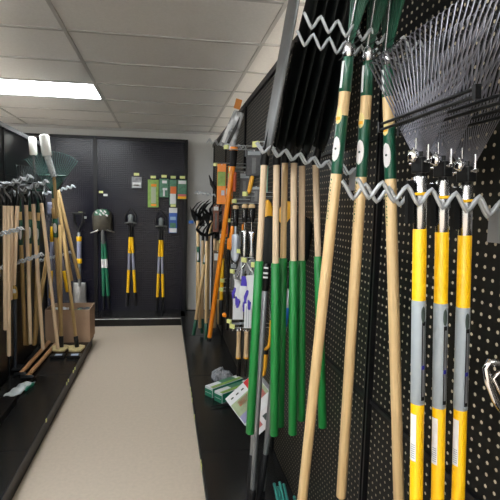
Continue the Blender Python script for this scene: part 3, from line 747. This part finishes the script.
# big red/white kit carton leaning
Y1 = 2.62
A = at(225, 400, y=2.62); Bc = at(247, 450, y=2.32); C_ = at(247, 370, y=2.62)
c = at(236, 436, z=DK)
u1 = Vector((.86, -.30, 0)).normalized()
def kit():
    # picture face spanned by corner points: left, bottom, top-right
    bl = at(233, 423, y=2.50); tl = at(225, 399, y=2.56); tr = at(250, 376, y=2.52)
    ex = (tr-tl); ez = (tl-bl); w = ex.length; h = .19
    ex.normalize(); ez = (ez-ex*ez.dot(ex)).normalized(); ey = ez.cross(ex)
    M = Matrix((ex, ey, ez)).transposed().to_4x4(); M.translation = tl-ez*h
    w = .25
    t = thing('tool_kit_carton', 'white and red picture carton leaning on the deck behind the nearest green sleeve', 'box', M=M)
    b = MB(); b.box((w/2, .035, h/2), (w, .07, h)); b.build('carton', M_white, t, bevel=.002)
    def pic(nm, x0, x1, z0, z1, MM, lab=None): MB().box(((x0+x1)/2*w, -.0012, (z0+z1)/2*h), ((x1-x0)*w, .002, (z1-z0)*h)).build(nm, MM, t, lab)
    pic('sage_panel', .02, .98, .28, .72, M_olive); pic('red_banner', .62, .99, .62, .99, M_red, 'red corner banner'); 
    pic('tool_picture', .2, .62, .5, .68, mat('picture_orange', (.6, .13, .06), .5)); pic('pink_picture', .5, .9, .28, .48, M_pink); pic('lilac_picture', .03, .42, .04, .30, M_mauve)
    for k in range(3): pic('dark_mark', .12+.17*k, .2+.17*k, .84, .88, M_ink)
    MB().box((w/2, .035, -.0012), (w*.98, .066, .002)).build('under_panel', M_white, t)
    # lower face (underside flap) with small pictures
    fl = MB(); fl.box((w*.42, .004, -.045), (w*.8, .006, .09)); fl.build('lower_flap', M_paper, t)
    MB().box((w*.3, -.001, -.045), (.035, .003, .035)).build('flap_picture', M_pink, t)
    MB().box((w*.55, -.001, -.04), (.03, .003, .03)).build('flap_picture', M_ink, t)
    cu = bpy.data.curves.new('banner_letters', 'FONT'); cu.body = 'CO'; cu.size = .055; cu.extrude = .0006
    to = bpy.data.objects.new('tmp', cu); COL.objects.link(to); bpy.context.view_layer.update()
    me = bpy.data.meshes.new_from_object(to.evaluated_get(bpy.context.evaluated_depsgraph_get())); bpy.data.objects.remove(to)
    me.materials.clear(); me.materials.append(M_white); o = bpy.data.objects.new('banner_letters', me); COL.objects.link(o); o.parent = t
    o.matrix_basis = Matrix.Translation((w*.93, -.0026, h*.5)) @ Matrix.Rotation(PI/2, 4, 'X') @ Matrix.Rotation(PI/2, 4, 'Z')
    return t
kit()
# second white pack behind
t = card('flat_pack', 'white printed pack standing behind the grey poles on the deck', 'packaging', 259, 392, 267, 421, 2.50, M_paper, None, [('printed_mark', .15, .3, .2, .8, M_red), ('printed_block', .5, .8, .1, .9, M_olive)], tilt=.1)
# teal stakes
for k, (px, py) in enumerate(((274, 483), (277.5, 486.5), (279.5, 481.5), (283.5, 483.5), (294, 496))):
    T = at(px, py, y=1.98); B = at(px+13, py+60, z=DK)
    t, L, ca = tool('garden_stake', 'teal green garden stake on the right deck, '+['leftmost of the bundle', 'second from left, a little shorter', 'tallest in the middle of the bundle', 'fourth from left in the bundle', 'short one nearest the pegboard'][k], 'stake', T, B, 'teal garden stakes')
    MB().tube([(0, 0, 0), (0, 0, L-.002), (0, 0, L)], [.007, .007, .005], 10).build('rod', M_teal, t)
# chrome wire basket handle near right edge
Y = .70; P = at(500, 362, y=Y); q = lambda a, b: at(a, b, y=Y)-P
t = thing('chrome_hook', 'shiny chrome wire loop jutting in at the right edge', 'hook', P)
MB().tube([q(530, 372), q(505, 364), q(489, 362), q(486, 368), q(488, 382), q(495, 400), q(502, 412), q(520, 420)], .006, 12).build('wire_loop', M_chrome, t)
MB().tube([q(520, 380), q(498, 372), q(494, 378), q(503, 396)], .004, 10).build('inner_wire', M_chrome, t)

# ------------------------------------------------------------ end wall tools
YW = 6.2
def split_tool(label, top, bot, sp, bands, headfn, group, W=.018, name='post_hole_digger'):
    T = at(*top, y=YW-.03); B = at(bot[0], bot[1], y=YW-.03); t, L, ca = tool(name, label, 'post hole digger', T, B, group, side=(1, 0, 0))
    for s in (-1, 1):
        x1 = s*sp; x0 = s*.013
        def pt(f): return Vector((x1+(x0-x1)*f, 0, L*f))
        for (nm, f0, f1, M, k) in bands:
            MB().tube([pt(f0), pt(f1)], W*k, 12).build(nm, M, t)
    headfn(t, L)
    return t
def clam(t, L, h=.22, w=.075, M=M_bladeg, cap=None):
    MB().tube([(-.02, 0, L-.04), (-.012, 0, L+.06)], [.014, .011], 8).tube([(.02, 0, L-.04), (.012, 0, L+.06)], [.014, .011], 8).build('hinge_arm', M_black, t)
    blade_mesh((0, -.02, L+.03), (0, -.02, L+.03+h), (1, 0, 0), (0, -1, 0), w, .004, .035).build('clam_blade', M, t)
    MB().tube([(-w, -.02, L+.04), (w, -.02, L+.04)], .010, 8).build('footrest', M_bladeg, t)
def ph(t, L):
    # pointed black frame with a grey window
    MB().tube([(-.013, 0, L-.01), (-.012, -.01, L+.17)], .013, 8).build('neck', M_black, t); MB().tube([(.013, 0, L-.01), (.012, -.01, L+.17)], .013, 8).build('neck', M_black, t)
    L = L+.14; w = .068
    f = MB()
    f.tube([(-.02, -.01, L), (-w, -.02, L+.07), (-w, -.02, L+.16), (0, -.02, L+.25), (w, -.02, L+.16), (w, -.02, L+.07), (.02, -.01, L)], .011, 8)
    f.build('head_frame', M_black, t)
    blade_mesh((0, -.03, L+.06), (0, -.03, L+.17), (1, 0, 0), (0, -1, 0), w*.5, .003, .02).build('grey_blade', mat('light_grey_steel', (.20, .22, .22), .45, .3), t)
    MB().tube([(-.08, -.02, L+.045), (-.03, -.03, L+.06), (.03, -.03, L+.06), (.08, -.02, L+.045)], .012, 8).build('shoulder', M_bladeg, t)
yb = [('lower_end', 0, .20, M_rubber, .9), ('lower_sleeve', .20, .53, M_yellow, 1.1), ('mid_sleeve', .52, .78, M_purpgrey, 1.05), ('upper_sleeve', .77, 1.0, M_yellow, 1.1), ]
t = split_tool('yellow and grey handled black post hole digger on the end wall, left one', (131, 237), (131.5, 306), .058, yb, ph, 'yellow handled post hole diggers', .0185)
t = split_tool('yellow and grey handled black post hole digger on the end wall, right one', (161, 240), (160, 311), .045, yb, ph, 'yellow handled post hole diggers', .0185)
def steel(t, L):
    MB().tube([(0, -.015, L-.02), (0, -.02, L+.12), (0, -.02, L+.22)], [.030, .026, .012], 12).build('socket', M_bladeg, t)
    blade_mesh((0, -.015, L+.15), (0, -.015, L+.45), (1, 0, 0), (0, -1, 0), .13, .004, .05, 'shovel').build('blade', mat('worn_brown_steel', (.10, .09, .07), .35, .5, noise=.3), t, 'dull brown steel blade')
    MB().tube([(-.155, -.02, L+.13), (-.05, -.05, L+.165)], [.010, .016], 8).tube([(.155, -.02, L+.13), (.05, -.05, L+.165)], [.010, .016], 8).build('footrest', M_silver, t)
    MB().grid(lambda u, v: (((2*u-1)*.10*math.sqrt(max(0, 1-(v*.8)**2)), -.072+.03*(2*u-1)**2+.02*v, L+.36+.08*v), (0, -1, .2)), 8, 4, .002).build('sticker', M_gfilm, t, 'green and white sticker')
    for x, z in ((-.06, .40), (.0, .42), (.03, .385), (.07, .36), (.05, .41), (-.01, .37)): MB().patch(.02, -2.2, -.9, -.007, .007, .002, oval=True).xf(Matrix.Translation((x, -.068+.03*(x*10)**2-.02, L+z)) @ Matrix.Rotation(.8, 4, 'Y') @ Matrix.Scale(1.6, 4)).build('leaf_mark', M_paper, t)
gb_ = [('lower_end', 0, .20, M_rubber, .9), ('green_sleeve', .2, 1.0, M_dgreen, 1.1), ('label', .62, .75, M_paper, 1.16)]
gm = mat('leaf_green_sleeve', (.008, .14, .07), .4)
gb_[1] = ('green_sleeve', .2, 1.0, gm, 1.15)
split_tool('steel bladed post hole digger with green sleeved handles and white label on the end wall', (103.5, 242), (106.5, 309), .035, gb_, steel, None, .019)

# D grip spade hanging blade down
T = at(78.5, 210, y=YW-.03); B = at(80, 304, y=YW-.03); t, L, ca = tool('drain_spade', 'narrow silver bladed spade with black D grip and yellow banded shaft on the end wall', 'spade', T, B, None, side=(1, 0, 0))
f = lambda py: L*(304-py)/94
seg(t, 'shaft', f(286), f(232), .022, M_pole); seg(t, 'sleeve', f(262), f(236), .031, M_purpgrey, 'purple grey sleeve'); 
for a, b in ((241, 236), (263, 258)): seg(t, 'yellow_band', f(a), f(b), .034, M_yellow, 'yellow band')
MB().tube([(-.0, 0, f(234)), (0, 0, f(229)), (-.055, 0, f(222)), (-.055, 0, f(214)), (.055, 0, f(214)), (.055, 0, f(222)), (0, 0, f(229))], .019, 8).build('d_grip', M_rubber, t)
MB().tube([(-.085, 0, f(213)), (.085, 0, f(213))], .012, 8).build('cross_bar', M_black, t)
blade_mesh((0, 0, f(282)), (0, 0, 0), (1, 0, 0), (0, -1, 0), .085, .004, .02, 'square').build('blade', mat('satin_steel', (.30, .30, .30), .35, .7, noise=.15), t, 'satin steel blade')
# packets on the end wall
def packet(lab, a, b, c, d, M, bands, **k):
    t = card('garden_packet', lab, 'packet', a, b, c, d, 6.2, M, 'hanging packets on the end wall', bands, yaw=0, th=.02, **k)
    h = (d-b)/FL*6.2
    MB().tube([(0, .07, h/2+.02), (0, -.05, h/2+.02)], .004, 6).build('peg_wire', M_wire, t)
    MB().box((0, -.052, h/2+.03), (.07, .004, .035)).build('price_tag', M_tag, t, 'pale yellow price tag')
packet('small clear and white packet hanging alone on the end wall', 132, 177, 141.5, 188, M_greybag, [('white_base', .5, .95, .08, .92, M_white), ('brown_seeds', .68, .85, .2, .8, M_card)])
packet('tall lime green packet with orange corners on the end wall, leftmost of the row', 148, 180, 158.5, 207, M_lime, [('orange_mark', .16, .25, .3, .8, M_orange), ('pale_window', .27, .85, .3, .75, mat('sage_window', (.42, .48, .32), .4)), ('orange_foot', .88, .95, .3, .8, M_orange)])
packet('dark green clear bag with a white card on the end wall, second of the row', 159.5, 179, 168.5, 197, M_gfilm, [('white_mark', .1, .25, .3, .8, M_white), ('white_stroke', .5, .62, .35, .85, M_white), ('white_leg', .62, .95, .4, .6, M_white)])
packet('green packet with orange label and white lower half on the end wall', 169.5, 180, 176.5, 205, M_gfilm, [('orange_label', .27, .55, .12, .95, mat('burnt_orange', (.75, .18, .04), .5)), ('white_half', .55, .95, .1, .9, M_white)])
packet('green pink and yellow packet hanging nearest the white wall', 177.5, 180, 186.8, 199, M_gfilm, [('white_top', .05, .22, .1, .9, M_white), ('pink_band', .75, .86, .05, .95, mat('pink_print', (.6, .12, .15), .5)), ('yellow_band', .86, .98, .05, .95, M_yellow)])
packet('narrow blue and white packet hanging under the orange labelled one', 169, 208, 177, 233, mat('sky_blue_print', (.04, .12, .45), .45), [('white_top', .0, .2, .0, 1, M_white), ('white_mid', .35, .48, .15, .85, mat('pale_blue', (.3, .45, .65), .5)), ('green_foot', .6, .78, .15, .85, M_gfilm), ('white_foot', .8, .97, .05, .95, M_white)])
for k, (px, py, cl) in enumerate(((80.5, 214.5-1.5, M_tag), (101, 192, M_tag), (105.5, 195, M_white), (84.5, 217.5, M_white), (128, 206, M_white))):
    P = at(px, py, y=YB-.02)
    tag(MB().box(P, (.055, .006, .03)).build('price_ticket', cl, None, bevel=.002), 'tiny price ticket on the end wall pegboard, '+['yellow one over the narrow spade', 'yellow one over the steel digger', 'white one over the steel digger', 'white one over the narrow spade', 'white one over the left yellow digger'][k], 'ticket', 'tiny price tickets on the end wall') if k < 4 else None

# ------------------------------------------------------------ left side
# front group of pale handles with black heads
def black_head(t, L, kind, M=M_black):
    MB().tube([(0, 0, L-.012), (0, 0, L+.05), (0, 0, L+.08)], [.018, .017, .010], 12).build('ferrule', M_black, t)
    if kind == 'hoe':
        MB().tube([(0, 0, L+.02), (0, -.01, L+.10), (0, -.06, L+.13)], [.009, .008, .007], 8).build('neck', M_black, t)
        MB().box((0, -.075, L+.085), (.15, .004, .10)).build('blade', M_bladeg, t)
    elif kind == 'bow':
        b = MB()
        for s in (-1, 1): b.tube([(0, 0, L), (s*.04, 0, L+.05), (s*.13, 0, L+.09), (s*.18, -.0, L+.15)], [.006]*4, 8)
        b.tube([(-.19, 0, L+.15), (.19, 0, L+.15)], .008, 8); b.build('bow_frame', M_pole, t)
        for k in range(12):
            x = -.18+.36*k/11; MB().tube([(x, 0, L+.15), (x, -.03, L+.155), (x, -.06, L+.145)], [.004, .004, .0015], 6).build('tine', M_black, t)
Lt = [((4.8, 204), (5.5, 330), M_wood6, 'bow', 3.42, 'first from the left edge of the photo'), ((8.2, 204), (9, 356), M_wood6, 'hoe', 3.45, 'long middle one of the tight trio at the left edge'), ((11.6, 204), (10.5, 300), M_wood6, 'bow', 3.48, 'third of the tight trio at the left edge'),
      ((17.3, 204), (13.8, 285), M_wood6, 'hoe', 3.52, 'short one leaning against the tight trio'), ((26, 203.5), (30.6, 344), M_wood6, 'bow', 3.85, 'fifth from the left edge'), ((33, 202.5), (43, 349), M_wood6, 'hoe', 3.92, 'sixth from the left edge'), ((41.3, 201.5), (58, 349), M_wood6, 'bow', 4.0, 'slanting down to the push brooms')]
for tp, bp, M, kd, Y, lab in Lt:
    T = at(*tp, y=Y); B = at(*bp, y=Y+.05)
    nm = 'bow_rake' if kd == 'bow' else 'garden_hoe'
    t, L, ca = tool(nm, ('black headed bow rake' if kd == 'bow' else 'black headed hoe')+', pale handle, '+lab, 'rake' if kd == 'bow' else 'hoe', T, B, 'pale handled tools in front on the left shelving', side=(0, -1, 0) if kd == 'bow' else (-.15, -1, 0))
    seg(t, 'handle', 0, L, .0155, M)
    black_head(t, L, kd)
# behind row: honey handles with dark green wraps
Lb = [((19.5, 205), (25, 345), 4.2, 'leftmost'), ((30.5, 205), (28, 345), 4.35, 'second from left'), ((38.5, 206), (35, 344), 4.25, 'third from left')]
def leaf_fan(t, L, w=.24, h=.26, n=20, M=M_dgreen):
    seg(t, 'socket', L-.06, L+.06, .02, M, r1=.012)
    for i in range(n):
        u = (i-(n-1)/2)/((n-1)/2); a = u*.62
        e = Vector((math.sin(a)*h*1.15, 0, L+.05+math.cos(a)*h)); s = Vector((u*.02, 0, L+.04))
        MB().tube([s, s.lerp(e, .5), e, e+Vector((0, -.03, .0))], [(.0022, .0012)]*3+[(.002, .001)], 6, flat=(1, 0, 0)).build('tine', mat('smoky_tine', (.16, .20, .20), .35, .3), t)
    MB().tube([(-.085, -.004, L+.14), (.085, -.004, L+.14)], .006, 6).build('spreader_bar', M, t)
for tp, bp, Y, lab in Lb:
    T = at(*tp, y=Y); B = at(*bp, y=Y+.05)
    t, L, ca = tool('leaf_rake', 'green wrapped leaf rake behind the pale handles on the left, '+lab+' of three', 'rake', T, B, 'green wrapped leaf rakes on the left shelving', side=(1, -.5, 0))
    seg(t, 'handle', 0, L-.03, .017, M_wood3)
    seg(t, 'wrap_label', L-.36, L-.13, .0178, M_dgreen, 'dark green wrap'); MB().patch(.0185, ca-1.0, ca+.5, L-.31, L-.2, .001, oval=True).build('oval_label', M_paper, t)
    leaf_fan(t, L, n=16, h=.3)
# big green leaf rake in view
T = at(53.5, 193, y=4.4); B = at(61.5, 338, y=4.55)
t, L, ca = tool('leaf_rake', 'green leaf rake with its fan spread above the end of the left shelving', 'rake', T, B, None, side=(1, -.3, 0))
seg(t, 'handle', 0, L-.05, .018, M_wood3); seg(t, 'wrap_label', L-.42, L-.24, .024, M_dgreen); MB().patch(.0245, ca-1, ca+.6, L-.38, L-.28, .001, oval=True).build('oval_label', M_paper, t)
seg(t, 'tan_collar', L-.24, L-.14, .026, M_wood3, 'tan collar'); 
seg(t, 'socket', L-.15, L+.06, .014, M_dgreen)
for i in range(24):
    u = (i-11.5)/11.5; a = u*.68
    s = Vector((u*.02, 0, L+.02)); e = Vector((math.sin(a)*.41, 0, L+.02+math.cos(a)*.36))
    MB().tube([s, s.lerp(e, .5), e, e+Vector((0, -.03, 0))], [(.0028, .0015)]*3+[(.003, .001)], 6, flat=(1, 0, 0)).build('tine', mat('misty_green_tine', (.06, .19, .16), .35, noise=.1), t)
MB().tube([(-.13, -.006, L+.16), (.14, -.006, L+.16)], .007, 6).build('spreader_bar', M_dgreen, t)
# white rolls
def roll(label, P0, P1, r, Y, tail=None):
    T = at(*P0, y=Y); B = at(*P1, y=Y); t, L, ca = tool('paint_roller_cover', label, 'white roll', T, B, 'white wrapped rolls above the left rakes', side=(1, 0, 0))
    MB().tube([(0, 0, 0), (0, 0, .01), (0, 0, L-.012), (0, 0, L-.003), (0, 0, L)], [r*.9, r, r, r*.8, r*.5], 18).build('sleeve', mat('cream_white_sleeve', (.82, .82, .76), .6, noise=.05), t)
    if tail:
        Q = t.matrix_basis.inverted() @ at(*tail, y=Y)
        MB().tube([(0, 0, .01), Q], [r*.75, r*.55], 14).build('lower_wrap', mat('crinkled_white_wrap', (.6, .64, .62), .4, noise=.4, nscale=60), t, 'crinkled plastic wrap')
        Q2 = t.matrix_basis.inverted() @ at(tail[0]+3, tail[1]+40, y=Y+.03)
        MB().tube([Q, Q2], .014, 10).build('stick', M_wood3, t)
    else:
        MB().tube([(0, 0, .01), (0, 0, -.35)], .012, 10).build('stick', M_bladeg, t)
roll('short white roll standing above the left rakes, the left and smaller one', (32.2, 137), (33.5, 155), .034, 4.3)
roll('taller white roll with crinkled wrap beside the green leaf rake fan', (43.8, 134.5), (47, 156), .042, 4.2, (54, 177))
# leaning handles at far end
for k, (tp, bp, Y, M) in enumerate((((58, 190), (79.3, 279), 4.85, M_wood3), ((56, 192), (71.5, 281), 4.75, M_wood3), ((47.5, 252), (34, 345), 4.4, M_wood3))):
    T = at(*tp, y=Y); B = at(*bp, y=Y-.05)
    t, L, ca = tool('garden_cultivator', 'honey coloured handle '+['leaning right with its end against the narrow spade', 'leaning right beside the longer leaning one', 'slanting down to the left behind the pale handles'][k], 'cultivator', T, B, 'leaning honey coloured handles', side=(1, 0, 0))
    seg(t, 'handle', 0, L, .019, M)
    if k < 2: tine_head(t, L+.02, 3, .06, .1)
# yellow/grey pole tools behind
for k, (tp, bp, Y) in enumerate((((52, 225), (50.5, 298), 4.95), ((57.5, 235), (67.5, 292), 5.0))):
    T = at(*tp, y=Y); B = at(*bp, y=Y)
    t, L, ca = tool('short_spade', 'yellow and grey shafted tool behind the left handles, '+('upright' if k == 0 else 'leaning')+' one', 'spade', T, B, 'yellow and grey shafted tools on the left', side=(1, 0, 0))
    seg(t, 'handle', 0, L*.38, .018, M_yellow); seg(t, 'sleeve', L*.37, L*.78, .017, M_purpgrey); seg(t, 'upper_sleeve', L*.77, L*.98, .018, M_yellow)
    MB().tube([(0, 0, L*.95), (0, 0, L+.12)], [.012, .010], 10).build('neck', M_silver, t)
    MB().grid(lambda u, v: (((2*u-1)*.05, 0, L+.10+.14*v), (0, 1, 0)), 4, 4, .004).build('blade', M_purpgrey, t)
# black pole with foot plate
T = at(14.5, 240, y=3.98); B = at(15.5, 371, y=3.98); B.z = max(B.z, DK)
t, L, ca = tool('tamper', 'black poled tool standing on a small black foot plate on the left deck', 'tamper', T, B, None, side=(1, 0, 0))
seg(t, 'pole', 0, L, .014, mat('dark_blue_black_tube', (.03, .035, .045), .4)); MB().box((0, 0, .03), (.12, .12, .02)).build('foot_plate', M_black, t, bevel=.003)
MB().box((-.055, 0, .0), (.01, .11, .08)).build('plate_flange', M_black, t)
P = at(14.5, 293, y=3.7); t = thing('hang_tag', 'amber and white hang tag at the end of the short pale handle', 'tag', P)
MB().tube([(0, 0, .06), (0, 0, .045), (0, 0, 0), (0, 0, -.045), (0, 0, -.05)], [(.008, .006), (.02, .01), (.026, .012), (.024, .012), (.008, .006)], 12, flat=(1, 0, 0)).build('packet', mat('amber_tag', (.7, .45, .12), .35, noise=.3, nscale=40), t)
MB().tube([(0, -.005, .04), (0, -.012, .01), (0, -.005, -.005)], [(.01, .004), (.018, .005), (.01, .004)], 8, flat=(1, 0, 0)).build('white_patch', M_white, t)
# lying red-brown handles
for k, (a, b) in enumerate((((49, 342), (20.5, 374)), ((55.5, 344.5), (27, 377)))):
    T = at(*a, z=DK+.03) if k else at(*a, z=DK+.05); B = at(*b, z=DK+.03 if k else DK+.04)
    t, L, ca = tool('mattock', 'red brown handled tool lying along the left deck, '+('left' if k == 0 else 'right')+' one', 'mattock', T, B, 'tools lying on the left deck', side=(1, 0, 0))
    MB().tube([(0, 0, 0), (0, 0, .05), (0, 0, L*.6), (0, 0, L-.01), (0, 0, L)], [.021, .019, .019, .021, .015], 14).build('handle', M_wood4, t)
    MB().tube([(-.05, 0, -.01), (-.03, 0, -.005), (.03, 0, -.005), (.05, 0, -.015)], [(.006, .020), (.018, .018), (.018, .018), (.006, .022)], 10).build('head', M_black, t)
c = at(20, 391, z=DK); t = thing('seed_pack', 'white and green plastic pack lying on the left deck', 'packet', c)
def fnp(u, v):
    s = 2*u-1; q = 2*v-1; return (s*.05+q*.03, q*.13, .018+.02*(1-s*s)*(1-q*q)+.006*math.sin(9*q+4*s)), (0, 0, 1)
MB().grid(fnp, 10, 14, .008).build('pouch', mat('white_green_pouch', (.7, .74, .74), .3, noise=.75, nscale=12, col2=(.45, .5, .5)), t)
MB().box((.055, .04, .016), (.03, .12, .02), Matrix.Rotation(-.2, 3, 'Z')).build('green_strip', M_kgreen, t, 'green edge strip')
c = at(28, 384, z=DK); t = thing('trowel_blister', 'black flat tool lying right of the white pack on the left deck', 'tool', c)
MB().tube([(-.04, -.14, .012), (.0, -.02, .014), (.03, .12, .012)], [(.012, .006), (.016, .009), (.010, .006)], 10).build('body', M_black, t)
# raised tray
a = box_obj('shelf_riser', (-1.28, 2.2, DK), (-1.07, 3.36, DK+.05), M_kick, bevel=.004); tag(a, 'low black riser tray at the lower left edge of the deck', 'tray')
# push brooms standing on the deck
for k, (tx, ty, hx, hy, Y) in enumerate(((60, 225, 61.5, 347, 4.52), (63, 232, 77, 347, 4.52))):
    P = at(hx, hy+5, z=DK); B = P+Vector((0, 0, .06)); T = at(tx, ty, y=Y+.15)
    t, L, ca = tool('push_broom', 'push broom with straw coloured fan head standing on the left deck, '+('left' if k == 0 else 'right')+' one', 'broom', T, B, 'push brooms on the left deck', side=(1, 0, 0))
    seg(t, 'handle', .06, L, .0165, M_wood3); seg(t, 'socket', -.01, .10, .022, M_black)
    def fn(u, v, Q=P): s = 2*u-1; return (Q+Vector((s*(.055+.03*v), .11*(1-s*s)*.4-.05+.13*v*(1-.4*s*s)-.06, .028+.018*v+.02*s*s)), (0, 0, 1))
    MB().grid(fn, 12, 6, .02).build('bristle_head', M_bristle, t, world=True)
    MB().box(P+Vector((0, -.16, .018)), (.13, .09, .016)).build('black_base', M_black, t, world=True)
    MB().box(P+Vector((.01, -.165, .028)), (.065, .045, .004)).build('blue_sticker', mat('pale_blue_sticker', (.45, .52, .68), .5), t, 'pale blue sticker', world=True)
# cardboard box
bx = thing('cardboard_box', 'open brown cardboard box at the far end of the left deck', 'box', (-1.015, 5.0, DK+.001))
w, d, h = .45, .34, .355; th = .006
for nm, c, s in (('front_side', (0, -d/2, h/2), (w, th, h)), ('rear_side', (0, d/2, h/2), (w, th, h)), ('left_side', (-w/2, 0, h/2), (th, d, h)), ('right_side', (w/2, 0, h/2), (th, d, h)), ('bottom', (0, 0, .004), (w, d, th))):
    MB().box(c, s).build(nm, M_card, bx)
MB().box((0, .0, .15), (w*.9, d*.85, .28)).build('packing', mat('dark_filling', (.10, .09, .08), .8), bx)
for k, (x, y, M) in enumerate(((-.10, -.05, M_white), (.08, -.06, M_gfilm), (.14, .03, M_bladeg))):
    c = bx.location+Vector((x, y, .31+.02*(k == 0)))
    o = MB().grid(lambda u, v: (((2*u-1)*.08, (2*v-1)*.05, .02*math.sin(u*7)*math.cos(v*5)), (0, 0, 1)), 8, 6, .02).build('seed_pouch', M, None)
    o.location = c; tag(o, ['white pouch', 'green pouch', 'grey pouch'][k]+' lying inside the cardboard box', 'pouch', 'pouches inside the cardboard box')
